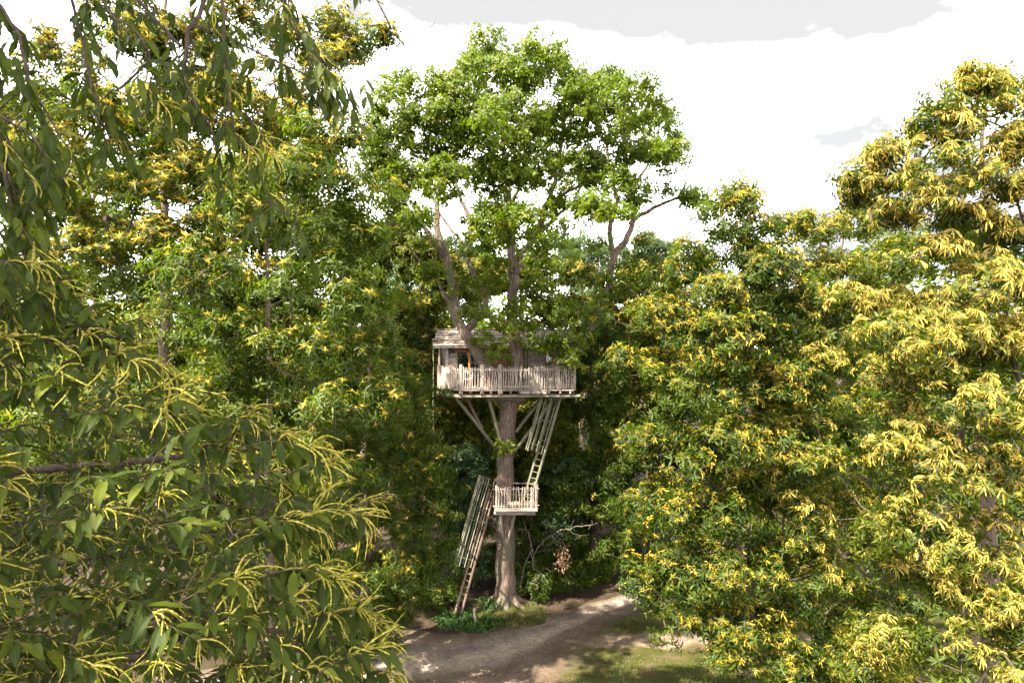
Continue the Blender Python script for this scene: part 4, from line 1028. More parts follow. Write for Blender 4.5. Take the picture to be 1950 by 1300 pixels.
# solid boards on the left flank, side railing at the right
A, B = np.array([XL(833, 30.2), 30.2]), np.array(rail_pts[0])
for k in range(6):
    u = (k + 0.5) / 6
    q = A + (B - A) * u
    d = unit(B - A)
    piece('flank_board', (*q, ZD - 0.05), (*q, ZD + 0.93 + rnd.uniform(-0.05, 0.05)), 0.03, 0.165, M_POLE, house, up=(d[0], d[1], 0))
A, B = np.array(rail_pts[-1]), np.array([2.68, 30.35])
for z_ in (0.84, 0.14):
    piece('rail', (*A, ZD + z_), (*B, ZD + z_), 0.04, 0.07, M_POLE, house)
for k in range(9):
    q = A + (B - A) * ((k + 1) / 10)
    pole('pale', (q[0] + 0.04, q[1], ZD + 0.04), (q[0] + 0.04, q[1], ZD + 0.95 + rnd.uniform(-0.05, 0.05)), rnd.uniform(0.042, 0.062), M_POLE, house)

# --- cabin walls of boards, each board a part
WY = 30.42
EZ, RZ, RY = 11.50, 12.18, 31.55
XA, XB = XL(850, WY), 2.55
def board_rows(x0, x1, z0, z1, y_, h_, mat, name='wall_board', yb=None):
    """horizontal boards from (x0,y_) to (x1,yb or y_)"""
    yb = y_ if yb is None else yb
    z_ = z0; k = 0
    while z_ < z1 - 0.02:
        hh = min(h_ * rnd.uniform(0.9, 1.1), z1 - z_)
        piece(name, (x0, y_ - 0.006 * (k % 2), z_ + hh / 2), (x1, yb - 0.006 * (k % 2), z_ + hh / 2), 0.03, hh * 0.94, mat, house, waney=0.035)
        z_ += hh; k += 1
D0, D1, DZ = XL(871, WY), XL(912, WY), 11.21
board_rows(XA, D0 - 0.03, ZD, 11.2, WY, 0.19, M_WOOD)
board_rows(XA, D1 + 0.5, 11.24, EZ + 0.08, WY, 0.13, M_BROWN)
board_rows(D1 + 0.04, 0.55, ZD, 11.22, WY, 0.19, M_BROWN)
board_rows(D1 + 0.5, 0.55, 11.24, EZ + 0.08, WY, 0.16, M_BROWN)
W0, W1, WZ0, WZ1 = XL(1039, WY), XL(1052, WY), 10.70, 11.21
board_rows(0.72, W0 - 0.03, ZD, EZ + 0.06, WY, 0.235, M_WOOD)
board_rows(W0 - 0.02, W1 + 0.02, ZD, WZ0 - 0.05, WY, 0.235, M_WOOD)
board_rows(W0 - 0.02, W1 + 0.02, WZ1 + 0.05, EZ + 0.06, WY, 0.2, M_BROWN)
board_rows(W1 + 0.03, XB, ZD, EZ + 0.06, WY, 0.235, M_WOOD)
piece('corner_post', (0.63, WY - 0.03, ZD), (0.63, WY - 0.03, EZ), 0.13, 0.12, M_GREENW, house, up=(0, 1, 0))
piece('corner_post', (XA + 0.03, WY - 0.04, ZD), (XA + 0.03, WY - 0.04, EZ), 0.13, 0.12, M_POLE, house, up=(0, 1, 0))
piece('corner_post', (XB - 0.02, WY - 0.04, ZD), (XB - 0.02, WY - 0.04, EZ), 0.13, 0.12, M_POLE, house, up=(0, 1, 0))
XC, YC = XL(838, 31.4), 32.3            # rear left corner
GX = lambda y_: XA + (XC - XA) * (y_ - WY) / (YC - WY)
z_ = ZD; k = 0
while z_ < RZ - 0.15:                    # flared side wall with its gable
    top = z_ + 0.15
    ya, yb = WY + 0.07, YC
    if top > EZ + 0.05:
        f_ = (top - EZ - 0.05) / (RZ - EZ)
        ya, yb = WY + f_ * (RY - WY), YC - f_ * (YC - RY)
    if yb - ya > 0.15:
        piece('wall_board', (GX(ya) - 0.01 * (k % 2), ya, z_ + 0.075), (GX(yb) - 0.01 * (k % 2), yb, z_ + 0.075), 0.035, 0.142, M_POLE, house, waney=0.04)
    z_ += 0.15; k += 1
z_ = ZD
while z_ < RZ - 0.15:
    ya, yb = WY + 0.06, YC
    if z_ + 0.2 > EZ + 0.05:
        f_ = (z_ + 0.2 - EZ - 0.05) / (RZ - EZ); ya, yb = WY + f_ * (RY - WY), YC - f_ * (YC - RY)
    if yb - ya > 0.15: piece('wall_board', (XB, ya, z_ + 0.1), (XB, yb, z_ + 0.1), 0.035, 0.19, M_WOOD, house)
    z_ += 0.2
board_rows(XC + 0.03, W0 - 0.1, ZD, EZ + 0.06, YC, 0.24, M_WOOD)
board_rows(W0 - 0.1, W1 + 0.25, ZD, WZ0 - 0.1, YC, 0.24, M_WOOD)
board_rows(W1 + 0.25, XB, ZD, EZ + 0.06, YC, 0.24, M_WOOD)
pole('corner_post', (XL(836, 30.25), 30.28, ZD - 0.1), (XL(836, 30.25) + 0.02, 30.28, 11.78), 0.10, M_POLE, house, wob=0.1)
# door: two leaves of dark glass in an orange frame
door = put('door', None, Matrix.Translation((D0, WY, ZD)), house)
for nm, a, b, w in (('jamb', D0, D0, .05), ('mullion', (D0 + D1) / 2 + 0.06, (D0 + D1) / 2 + 0.06, .095), ('jamb', D1, D1, .05)):
    piece(nm, (a, WY - 0.02, ZD), (b, WY - 0.02, DZ), w, 0.07, M_ORANGE if nm == 'mullion' else M_GREENW, door, up=(0, 1, 0), waney=0.0)
piece('lintel', (D0 - 0.04, WY - 0.025, DZ + 0.02), (D1 + 0.04, WY - 0.025, DZ + 0.02), 0.08, 0.05, M_BROWN, door, waney=0.0)
mid = (D0 + D1) / 2 + 0.06
piece('glass_pane', (D0 + 0.03, WY + 0.005, ZD + 0.75), (mid - 0.05, WY + 0.005, ZD + 0.75), 0.008, 1.5, M_GLASS, door, waney=0.0)
piece('glass_pane', (mid + 0.05, WY + 0.005, ZD + 0.75), (D1 - 0.03, WY + 0.005, ZD + 0.75), 0.008, 1.5, M_GLASS, door, waney=0.0)
win = put('window', None, Matrix.Translation((W0, WY, WZ0)), house)
for a, b, w, t in (((W0, WY - .02, WZ0 - .03), (W0, WY - .02, WZ1 + .03), .05, .07), ((W1, WY - .02, WZ0 - .03), (W1, WY - .02, WZ1 + .03), .07, .07)):
    piece('window_frame', a, b, w, t, M_BROWN, win, up=(0, 1, 0), waney=0)
for z_ in (WZ0 - 0.02, WZ1 + 0.02):
    piece('window_frame', (W0 - 0.02, WY - .024, z_), (W1 + 0.03, WY - .024, z_), .08, .05, M_BROWN, win, waney=0)
piece('glass_pane', (W0 + 0.02, WY, (WZ0 + WZ1) / 2), (W1 - 0.03, WY, (WZ0 + WZ1) / 2), 0.008, WZ1 - WZ0 - 0.01, M_GLASS, win, waney=0)
# --- roof
roof = put('roof', None, Matrix.Translation((0, RY, RZ)), house)
X0, X1 = -3.42, 2.85
EY, EZ2 = 29.98, 11.47
slope = unit(np.array([0, RY - EY, RZ - EZ2])); nrm = np.array([0, -slope[2], slope[1]])
rows = 6; Ls = math.hypot(RY - EY, RZ - EZ2)
for r_ in range(rows):
    x = X0 + rnd.uniform(-0.06, 0.06)
    while x < X1:
        w = rnd.uniform(0.38, 0.75); w = min(w, X1 + 0.05 - x)
        if w < 0.1: break
        lo = np.array([0, EY, EZ2]) + slope * (Ls * r_ / rows - 0.03 + rnd.uniform(-0.025, 0.025)) + nrm * (0.062 + rnd.uniform(0, 0.012))
        hi = np.array([0, EY, EZ2]) + slope * (Ls * (r_ + 1) / rows + 0.10) + nrm * 0.022
        lo[0] = hi[0] = x + w / 2
        piece('shingle', lo, hi, w - 0.012, 0.028, M_SHING, roof, up=tuple(nrm), waney=0.03)
        x += w
BY, BZ = YC + 0.25, EZ2
sl2 = unit(np.array([0, RY - BY, RZ - BZ])); n2 = np.array([0, -sl2[2], sl2[1]]) * -1
L2 = math.hypot(RY - BY, RZ - BZ)
for r_ in range(4):
    x = X0
    while x < X1:
        w = min(rnd.uniform(0.7, 1.1), X1 + 0.05 - x)
        if w < 0.1: break
        lo = np.array([0, BY, BZ]) + sl2 * (L2 * r_ / 4 - 0.03) + n2 * 0.06; hi = np.array([0, BY, BZ]) + sl2 * (L2 * (r_ + 1) / 4 + 0.08) + n2 * 0.022
        lo[0] = hi[0] = x + w / 2
        piece('shingle', lo, hi, w - 0.012, 0.028, M_SHING, roof, up=tuple(n2), waney=0.03)
        x += w
piece('ridge_board', (-3.62, RY, RZ + 0.075), (X1 + 0.05, RY, RZ + 0.075), 0.20, 0.03, M_SHING, roof)
piece('eave_board', (X0, EY + 0.015, EZ2 + 0.005), (X1, EY + 0.015, EZ2 + 0.005), 0.03, 0.11, M_POLE, roof, waney=0.12)
for x in np.arange(X0 + 0.12, X1, 0.72):
    piece('rafter', (x, EY + 0.03, EZ2 - 0.035), (x, RY, RZ - 0.035), 0.07, 0.09, M_WOOD, roof, up=tuple(nrm))
# hoist beam at the left corner
piece('hoist_beam', (XL(823, 30.2), 30.2, 11.80), (XL(845, 30.4), 30.5, 11.80), 0.07, 0.08, M_WOOD, house)
piece('hoist_brace', (XL(829, 30.2), 30.22, 11.76), (XL(837, 30.2), 30.3, 11.40), 0.05, 0.05, M_WOOD, house)

# ------------------------------------------------------------------ things on and around the treehouse
rope = put('hoist_rope', pole_mesh(M_ROPE, 5, n=5, segs=24, wob=0.7, taper=1.0), Matrix(((0, 0.022, 0, XL(825, 30.2)), (0, 0, 0.022, 30.2), (-5.4, 0, 0, 11.78), (0, 0, 0, 1))))
tag(rope, 'thin pale rope hanging straight down from the beam at the left corner of the treehouse', 'rope')

lan = thing('wall_lantern', 'small black lantern on the cabin wall left of the dark glass door', 'lantern', (XL(860, WY), WY - 0.02, 11.30))
lx, ly, lz = XL(860, WY), WY - 0.13, 11.30
def lathe(name, prof, mat, M, parent, n=8):
    V, T = [], []
    for r_, z_ in prof:
        for q in range(n): V.append((r_ * math.cos(2 * math.pi * q / n), r_ * math.sin(2 * math.pi * q / n), z_))
    for i in range(len(prof) - 1):
        for q in range(n):
            q2 = (q + 1) % n; T.append((i * n + q, i * n + q2, (i + 1) * n + q2, (i + 1) * n + q))
    return put(name, np_mesh(name, V, np.array(T), mat), M, parent)
ML = Matrix.Translation((lx, ly, lz))
lathe('lantern_body', [(0.0, -0.11), (0.055, -0.11), (0.06, -0.09), (0.075, 0.07), (0.08, 0.08), (0.0, 0.08)], M_BLACKM, ML, lan, 6)
lathe('lantern_cap', [(0.10, 0.081), (0.05, 0.13), (0.015, 0.15), (0.0, 0.17)], M_BLACKM, ML, lan, 6)
piece('lantern_bracket', (lx, ly, lz + 0.16), (lx, WY - 0.02, lz + 0.16), 0.025, 0.025, M_BLACKM, lan)

ch = thing('garden_chair', 'small white garden chair behind the railing in front of the glass door', 'chair', (XL(888, 29.2), 29.2, ZD))
cx, cy = XL(888, 29.2), 29.2
def tube(name, pts, r_, mat, parent, n=6):
    pts = [np.array(p, float) for p in pts]; V, Q = [], []
    for i, p in enumerate(pts):
        d = unit(pts[min(i + 1, len(pts) - 1)] - pts[max(i - 1, 0)]); u = unit(np.cross(d, [0.2, 0.1, 1.0]) if abs(d[2]) < 0.9 else np.cross(d, [1.0, 0, 0.1])); w = np.cross(d, u)
        for q in range(n):
            a = 2 * math.pi * q / n; V.append(p + r_ * (math.cos(a) * u + math.sin(a) * w))
    for i in range(len(pts) - 1):
        for q in range(n):
            q2 = (q + 1) % n; Q.append((i * n + q, i * n + q2, (i + 1) * n + q2, (i + 1) * n + q))
    return put(name, np_mesh(name, V, np.array(Q), mat, smooth=True), None, parent)
for sx in (-1, 1):
    for sy in (-1, 1):
        tube('leg', [(cx + sx * 0.19, cy + sy * 0.18, ZD), (cx + sx * 0.17, cy + sy * 0.16, ZD + 0.40)], 0.014, M_WHITE, ch)
for k in range(6):
    piece('seat_slat', (cx - 0.19, cy - 0.16 + k * 0.064, ZD + 0.41), (cx + 0.19, cy - 0.16 + k * 0.064, ZD + 0.41), 0.05, 0.018, M_WHITE, ch, waney=0)
tube('back_frame', [(cx + 0.2 * math.cos(a), cy + 0.19, ZD + 0.41 + 0.34 * math.sin(a)) for a in np.linspace(math.pi, 0, 10)], 0.015, M_WHITE, ch)
for k in range(4):
    a = math.pi * (k + 1) / 5
    tube('back_rod', [(cx + 0.16 * math.cos(a), cy + 0.19, ZD + 0.41), (cx + 0.19 * math.cos(a), cy + 0.2, ZD + 0.41 + 0.33 * math.sin(a))], 0.009, M_WHITE, ch)
for sx in (-1, 1):
    tube('armrest', [(cx + sx * 0.2, cy + 0.19, ZD + 0.58), (cx + sx * 0.22, cy, ZD + 0.60), (cx + sx * 0.2, cy - 0.17, ZD + 0.56), (cx + sx * 0.18, cy - 0.16, ZD + 0.41)], 0.014, M_WHITE, ch)

st = thing('stool', 'low pale wooden stool under the leaning oak limb at the right of the veranda', 'stool', (XL(1035, 28.9), 28.9, ZD))
sx0, sy0 = XL(1035, 28.9), 28.9
piece('seat', (sx0 - 0.2, sy0, ZD + 0.29), (sx0 + 0.2, sy0, ZD + 0.29), 0.24, 0.035, M_WHITE, st, waney=0.02)
for a, b in ((-1, -1), (1, -1), (-1, 1), (1, 1)):
    piece('leg', (sx0 + a * 0.17, sy0 + b * 0.09, ZD), (sx0 + a * 0.16, sy0 + b * 0.08, ZD + 0.275), 0.045, 0.045, M_WHITE, st, waney=0.02)
piece('stretcher', (sx0 - 0.16, sy0 - 0.09, ZD + 0.08), (sx0 + 0.16, sy0 - 0.09, ZD + 0.08), 0.03, 0.035, M_WHITE, st)

# ------------------------------------------------------------------ middle landing
ZP = 4.75
land = thing('landing_platform', 'small fenced wooden landing fixed halfway up the oak trunk', 'platform', (0.2, 29.2, ZP))
pa, pb, pf, pk_ = XL(944, 28.6), XL(1022, 28.6), 28.6, 29.75
y = pf
while y < pk_:
    piece('floor_board', (pa - 0.05, y, ZP - 0.02), (pb + 0.05, y, ZP - 0.02), 0.13, 0.04, M_WOOD, land, waney=0.02); y += 0.142
piece('fascia', (pa - 0.06, pf - 0.085, ZP - 0.10), (pb + 0.03, pf - 0.085, ZP - 0.09), 0.035, 0.11, M_POLE, land)
for x in (pa + 0.08, XL(966, 28.6), XL(1005, 28.6), pb - 0.06):
    piece('joist', (x, pf - 0.05, ZP - 0.115), (x, pk_ + 0.1, ZP - 0.115), 0.10, 0.14, M_WOOD, land)
piece('bearer', (pa - 0.08, pf + 0.06, ZP - 0.255), (pb - 0.05, pf + 0.06, ZP - 0.255), 0.13, 0.13, M_POLE, land)
piece('bearer', (pa - 0.08, pk_ - 0.1, ZP - 0.255), (pb - 0.05, pk_ - 0.1, ZP - 0.255), 0.13, 0.13, M_WOOD, land)
piece('brace', (XL(980, 29), 28.9, ZP - 0.3), (XL(968, 29.6), 29.65, 3.0), 0.10, 0.10, M_WOOD, land)
piece('brace', (pa + 0.2, 28.9, ZP - 0.3), (-0.4, 29.65, 3.2), 0.10, 0.10, M_WOOD, land)
for x, y, h_, z0 in ((pa + 0.03, pf, 0.93, -0.2), (pb - 0.03, pf, 0.88, -0.05), (pa + 0.03, pk_, 0.98, 0), (pb - 0.03, pk_, 0.85, 0), (pb - 0.2, pf - 0.02, 0.86, 0)):
    pole('post', (x, y, ZP + z0), (x, y, ZP + h_), 0.095, M_POLE, land, wob=0.05, taper=0.97)
for z_ in (0.76, 0.06):
    pole('rail', (pa - 0.12, pf, ZP + z_ - 0.01), (pb + 0.1, pf, ZP + z_ + 0.03), 0.062, M_POLE, land, wob=0.1)
for k in range(13):
    x = pa + 0.13 + (pb - pa - 0.26) * k / 12
    pole('pale', (x + rnd.uniform(-.01, .01), pf - 0.05, ZP + 0.0 + rnd.uniform(0, .03)), (x + rnd.uniform(-.02, .02), pf - 0.05, ZP + 0.87 + rnd.uniform(-.03, .03)), rnd.uniform(.045, .06), M_POLE, land)
for z_ in (0.78, 0.3):
    pole('rail', (pa, pk_, ZP + z_), (pb, pk_, ZP + z_ - 0.02), 0.06, M_WOOD, land, wob=0.1)
for z_ in (0.78, 0.1):
    pole('rail', (pb, pf, ZP + z_), (pb, pk_, ZP + z_), 0.055, M_WOOD, land, wob=0.1)
for k in range(6):
    y = pf + 0.15 + (pk_ - pf - 0.3) * k / 5
    pole('pale', (pb + 0.03, y, ZP), (pb + 0.03, y, ZP + 0.86 + rnd.uniform(-.03, .03)), 0.05, M_WOOD, land)
for k in range(6):                      # reddish close boards on the ladder side and the back
    y = pf + 0.18 + k * 0.17
    if k < 3 or k > 4: piece('side_board', (pa - 0.09, y, ZP - 0.05), (pa - 0.09, y, ZP + 0.95 + rnd.uniform(-.03, .1)), 0.03, 0.15, M_REDW, land, up=(0, 1, 0))
for k in range(5):
    x = pa + 0.05 + k * 0.13
    piece('back_board', (x, pk_ + 0.04 - 0.2, ZP + 0.0), (x, pk_ + 0.04 - 0.2, ZP + 1.02 + rnd.uniform(-.04, .1)), 0.025, 0.11, M_REDW, land, up=(1, 0, 0))

# ------------------------------------------------------------------ ladders with slatted safety cages
def ladder(label, foot, head, off, wood, cage, seed, bulge, over=0.0):
    """right stile from foot to head; off leads to the left stile; cage = (from, to) shares of the length"""
    f_, h_ = np.array(foot, float), np.array(head, float); off = np.array(off, float)
    t = thing('ladder', label, 'ladder', foot)
    L_ = np.linalg.norm(h_ - f_); d = (h_ - f_) / L_
    piece('stile', f_, h_, 0.10, 0.11, wood, t, up=(0, 1, 0), waney=0.03)
    piece('stile', f_ + off, h_ + off, 0.095, 0.10, wood, t, up=(0, 1, 0), waney=0.03)
    n = int(L_ / 0.27)
    for k in range(1, n):
        p = f_ + d * (k * L_ / n)
        pole('rung', p, p + off, 0.042, wood, t, wob=0.1)
    c = off / 2; half = np.linalg.norm(off) / 2 * 1.08; e = unit(off); bul = unit(np.array(bulge, float))
    sh = lambda th, s: f_ + d * (s * L_) + c + e * (-half * math.cos(th)) + bul * (0.78 * math.sin(th))
    ths = [R(a) for a in (12, 33, 54, 75, 96, 117, 138, 160)]
    for th in ths:
        a_, b_ = cage[0] + rnd.uniform(-0.012, 0.012), cage[1]
        pole('cage_slat', sh(th, a_), sh(th, b_), 0.048, M_SLAT, t, wob=0.25, n=5)
    for s in np.linspace(cage[0] + 0.06, cage[1] - 0.05, 3):
        tube('cage_hoop', [sh(th, s) for th in np.linspace(0, math.pi, 9)], 0.016, M_GREENW, t, 5)
    return t
ladder('upper ladder with slatted cage, climbing from the landing to the veranda floor', (XL(1009, 29.15), 29.15, ZP), (XL(1071, 29.15), 29.2, ZD - 0.12), (-0.29, 0.26, 0.03), M_GREENW, (0.44, 0.99), 1, (-0.75, -0.45, 0.3))
fy = 28.5
ladder('lower ladder with slatted cage, leaning from the ground plants up to the landing', (XL(874, fy), fy, 0.0), (XL(943, 29.0), 29.15, 5.35), (-0.25, 0.24, 0.02), M_REDW, (0.40, 1.08), 2, (-0.8, -0.4, 0.3))

stake = thing('wooden_stake', 'short weathered wooden stake standing beside the ladder foot', 'stake', (*G(905, 1198)[:2], 0))
g_ = G(905, 1198)
pole('stake_post', (g_[0], g_[1], -0.05), (g_[0] - 0.03, g_[1], 0.86), 0.11, M_WOOD, stake, wob=0.12)
piece('stake_cap', (g_[0] - 0.09, g_[1], 0.80), (g_[0] + 0.05, g_[1] - 0.02, 0.83), 0.04, 0.06, M_WOOD, stake)
# ------------------------------------------------------------------ the two chestnuts close to the camera
def near_leaf(Lg, W, arch, fold, twist, seed, n=13, cols=(-1, -0.5, 0, 0.5, 1)):
    nc = len(cols)
    g = np.random.default_rng(seed)
    V, UV, T = [], [], []
    u = np.linspace(0, 1, n)
    # a blade-shaped outline with a short stalk and pointed teeth
    hw = W / 2 * np.where(u < 0.06, 0.03, np.sin(np.pi * np.clip((u - 0.06) / 0.94, 0, 1) ** 0.78) ** 0.85)
    hw[-1] = 0.0
    sway = g.normal() * 0.05
    for i in range(n):
        x = Lg * u[i] * (1 - 0.25 * arch * u[i])
        z = -arch * Lg * 0.55 * u[i] ** 2
        y0 = sway * Lg * math.sin(u[i] * 2.5)
        tw = twist * u[i]
        tooth = 1.0 + (0.10 if i % 2 else -0.07)
        row = []
        for s in cols:
            w = hw[i] * abs(s) * (tooth if abs(s) == 1 else 1) * (1 if s > 0 else -1)
            lift = fold * abs(w) + 0.0016 * math.sin(u[i] * 11 + seed + s) * abs(s)
            yy, zz = w * math.cos(tw) - lift * math.sin(tw), w * math.sin(tw) + lift * math.cos(tw)
            adv = 0.03 * Lg * abs(s) * (1 if i % 2 else -0.3)
            V.append((x + adv * (hw[i] > 0.001), y0 + yy, z + zz)); UV.append((u[i], s, 0))
    for i in range(n - 1):
        for k in range(nc - 1):
            a, b, c, d = i * nc + k, i * nc + k + 1, (i + 1) * nc + k + 1, (i + 1) * nc + k
            T += [(a, d, c), (a, c, b)]
    return np.array(V), np.array(T), np.array(UV)
def near_catkin(Lg, rise, droop, curl, seed, n=15, sides=5):
    g = np.random.default_rng(seed)
    V, T = [], []
    pts = []
    f1, f2 = g.uniform(4, 9, 2); p1, p2 = g.uniform(0, 6, 2)
    for i in range(n + 1):
        u = i / n
        pts.append(np.array([Lg * (u - 0.22 * u * u * droop), curl * Lg * u * u + 0.03 * Lg * u * math.sin(f1 * u + p1), Lg * (rise * u - droop * 0.75 * u * u) + 0.03 * Lg * u * math.sin(f2 * u + p2)]))
    for i in range(n + 1):
        u = i / n
        d = unit(pts[min(i + 1, n)] - pts[max(i - 1, 0)]); a = unit(np.cross(d, [0, 0.2, 1.0])); b = np.cross(d, a)
        r = (0.0018 if u < 0.08 else 0.0052 * (1 - 0.55 * u)) * (1 + (0.33 if i % 2 else -0.28) + g.normal() * 0.08)
        if i == n: r *= 0.3
        for q in range(sides):
            t = 2 * math.pi * (q + 0.5 * (i % 2)) / sides
            V.append(pts[i] + r * (math.cos(t) * a + math.sin(t) * b))
    for i in range(n):
        for q in range(sides):
            q2 = (q + 1) % sides
            A_, B_ = i * sides, (i + 1) * sides
            T += [(A_ + q, A_ + q2, B_ + q2), (A_ + q, B_ + q2, B_ + q)]
    return np.array(V), np.array(T)
M_NBARK = noise_mat('near_bark', (0.02, 0.014, 0.009), (0.075, 0.052, 0.035), scale=(25, 25, 8), bump=0.6)
M_NTWIG = noise_mat('near_twig', (0.02, 0.014, 0.007), (0.06, 0.045, 0.02), scale=(40, 40, 40), bump=0.3)
LEAFV, CATV = [], []
for i in range(12):
    g_ = np.random.default_rng(500 + i)
    v, t, uv = near_leaf(g_.uniform(0.17, 0.235), g_.uniform(0.046, 0.062), g_.uniform(0.1, 0.75), g_.uniform(0.15, 0.5), g_.normal() * 0.35, 500 + i)
    tint = np.full(len(t), g_.uniform(0.1, 0.92))
    me = np_mesh('leaf', v, t, M_FGL, tint=tint, uv=uv, smooth=True)
    g_ = np.random.default_rng(500 + i)
    v, t, uv = near_leaf(g_.uniform(0.17, 0.235), g_.uniform(0.046, 0.062), g_.uniform(0.1, 0.75), g_.uniform(0.15, 0.5), g_.normal() * 0.35, 500 + i, 8, (-1, 0, 1))
    LEAFV.append((v, t, uv, tint, me))
for i in range(10):
    g_ = np.random.default_rng(600 + i)
    v, t = near_catkin(g_.uniform(0.13, 0.21), g_.uniform(0.05, 0.5), g_.uniform(0.35, 1.1), g_.normal() * 0.18, 600 + i)
    tint = np.clip(g_.uniform(0.2, 0.8) + np.repeat(g_.normal(size=len(t) // 10) * 0.22, 10), 0, 1)
    me = np_mesh('catkin', v, t, M_FGC, tint=tint, smooth=True)
    g_ = np.random.default_rng(600 + i)
    v, t = near_catkin(g_.uniform(0.13, 0.21), g_.uniform(0.05, 0.5), g_.uniform(0.35, 1.1), g_.normal() * 0.18, 600 + i, 7, 3)
    CATV.append((v, t, None, tint, me))

def inside(poly, q):
    x, y = q; c = False
    for i in range(len(poly)):
        (x1, y1), (x2, y2) = poly[i - 1], poly[i]
        if (y1 > y) != (y2 > y) and x < (x2 - x1) * (y - y1) / (y2 - y1) + x1: c = not c
    return c
def near_tree(name, label, trunk, limbs, shoots, seed, group=None):
    """shoots: (tip, direction, length, leaves, catkins, droop)"""
    rng = np.random.default_rng(seed)
    root = thing(name, label, 'tree', (trunk[0][0][0], trunk[0][0][1], 0), group)
    sk = Skel(*trunk[0]); sk.limb([t[0] for t in trunk[1:]], [t[1] for t in trunk[1:]], rng, start=0)
    for lb in limbs: sk.limb([t[0] for t in lb], [t[1] for t in lb], rng, step=0.12, wob=0.008)
    nm = len(sk.pos)
    bases = np.array([s[0] - unit(np.array(s[1])) * s[2] for s in shoots])
    sk.grow(bases, rng, r_tip=0.0035, step=0.12, rise=0.05, wob=0.006)
    Lf, Ck = [], []                       # (variant, rot, pos, scale)
    for (tip, d, ln, nl, ncat, dr) in shoots:
        d = unit(np.array(d, float)); tip = np.array(tip)
        b = tip - d * ln
        cur = sk.nearest(b)
        if np.linalg.norm(sk.pos[cur] - b) > 0.02: cur = sk.add(b, cur, 0.0035, False)
        n = max(4, int(ln / 0.06)); ctl = b + d * ln * 0.5 + np.array([0, 0, 0.10 * ln * (1 if dr < 1 else -0.5)])
        path = []
        for j in range(1, n + 1):
            u = j / n
            q = (1 - u) ** 2 * b + 2 * u * (1 - u) * ctl + u * u * (tip - np.array([0, 0, 0.12 * ln * dr]))
            q = q + rng.normal(size=3) * 0.004
            cur = sk.add(q, cur, 0.0030, False); path.append(q)
        path = np.array(path)
        for i in range(nl):
            u = 0.12 + 0.88 * (i + rng.uniform(0, 0.6)) / nl
            k = min(n - 1, int(u * n)); p = path[k]; td = unit(path[k] - path[k - 1]) if k else d
            sd_ = unit(np.cross(td, [0, 0, 1.0])) * (1 if i % 2 else -1)
            dd = td * rng.uniform(0.35, 0.9) + sd_ * rng.uniform(0.5, 1.1) + np.array([0, 0, -0.35 * dr - rng.uniform(0, 0.5)]) + rng.normal(size=3) * 0.2
            rot = frames_x(dd[None], np.array([[0, -0.25, 1.0]]), rng, 0.3)[0]
            Lf.append((rng.integers(12), rot, p, rng.uniform(0.5, 0.92)))
        for i in range(ncat):
            k = max(1, n - 1 - int(rng.exponential(1.3))); k = max(1, min(n - 1, k)); p = path[k]; td = unit(path[k] - path[k - 1])
            a = i * 2.4 + rng.normal() * 0.4
            s1 = unit(np.cross(td, [0.1, 0.2, 1.0])); s2 = np.cross(s1, td)
            dd = td * rng.uniform(0.5, 1.2) + (math.cos(a) * s1 + math.sin(a) * s2) * rng.uniform(0.3, 0.9) + np.array([0, 0, 0.15 - 0.3 * dr])
            rot = frames_x(dd[None], np.array([[0, 0, 1.0]]), rng, 0.25)[0]
            Ck.append((rng.integers(10), rot, p, rng.uniform(0.8, 1.2)))
    sk.thicken(r_tip=0.0030, limit=0.03, expo=2.2)
    t = sk.tubes(lambda i: i < nm, 9); put('trunk', np_mesh('trunk', t[0], t[1], M_NBARK, smooth=True), None, root)
    t = sk.tubes(lambda i: i >= nm, 5); o = put('twigs', np_mesh('twigs', t[0], t[1], M_NTWIG, smooth=True), None, root); o['kind'] = 'stuff'
    for nm_, items, var in (('leaf', Lf, LEAFV), ('catkin', Ck, CATV)):
        pos = np.array([i[2] for i in items])
        mid = pos + np.array([i[1][:, 0] for i in items]) * 0.09
        u = mid[:, 0] / np.maximum(mid[:, 1], .1) * F + CX; w = CY - (mid[:, 2] - H) / np.maximum(mid[:, 1], .1) * F
        vis = (u > 0) & (u < 1950) & (w > 0) & (w < 1300) & (mid[:, 1] > 0.3)
        key = np.where(vis, mid[:, 1], 1e6); order = np.argsort(key)
        one = [i for i in order[:300] if key[i] < 1e5]; ones = set(one)
        for i in one:
            put(nm_, var[items[i][0]][4], m4(items[i][1], items[i][2], items[i][3]), root)
        Vs, Fs, Ts, Us, n0 = [], [], [], [], 0
        for k in range(len(var)):
            sel = [i for i in range(len(items)) if i not in ones and items[i][0] == k]
            if not sel: continue
            v, f = scatter(var[k][0], var[k][1], np.array([items[i][2] for i in sel]), np.array([items[i][1] for i in sel]), np.array([items[i][3] for i in sel]))
            Vs.append(v); Fs.append(f + n0); n0 += len(v)
            Ts.append(np.clip(np.repeat(rng.normal(0.45, 0.22, len(sel)), len(var[k][1])) + rng.normal(size=len(sel) * len(var[k][1])) * (0.0 if nm_ == 'leaf' else 0.15), 0, 1))
            if var[k][2] is not None: Us.append(np.tile(var[k][2], (len(sel), 1)))
        if Vs:
            o = put('foliage' if nm_ == 'leaf' else 'catkins', np_mesh(nm_, np.concatenate(Vs), np.concatenate(Fs), M_FGL if nm_ == 'leaf' else M_FGC, tint=np.concatenate(Ts), uv=np.concatenate(Us) if Us else None, smooth=True), None, root)
            o['kind'] = 'stuff'
    return root

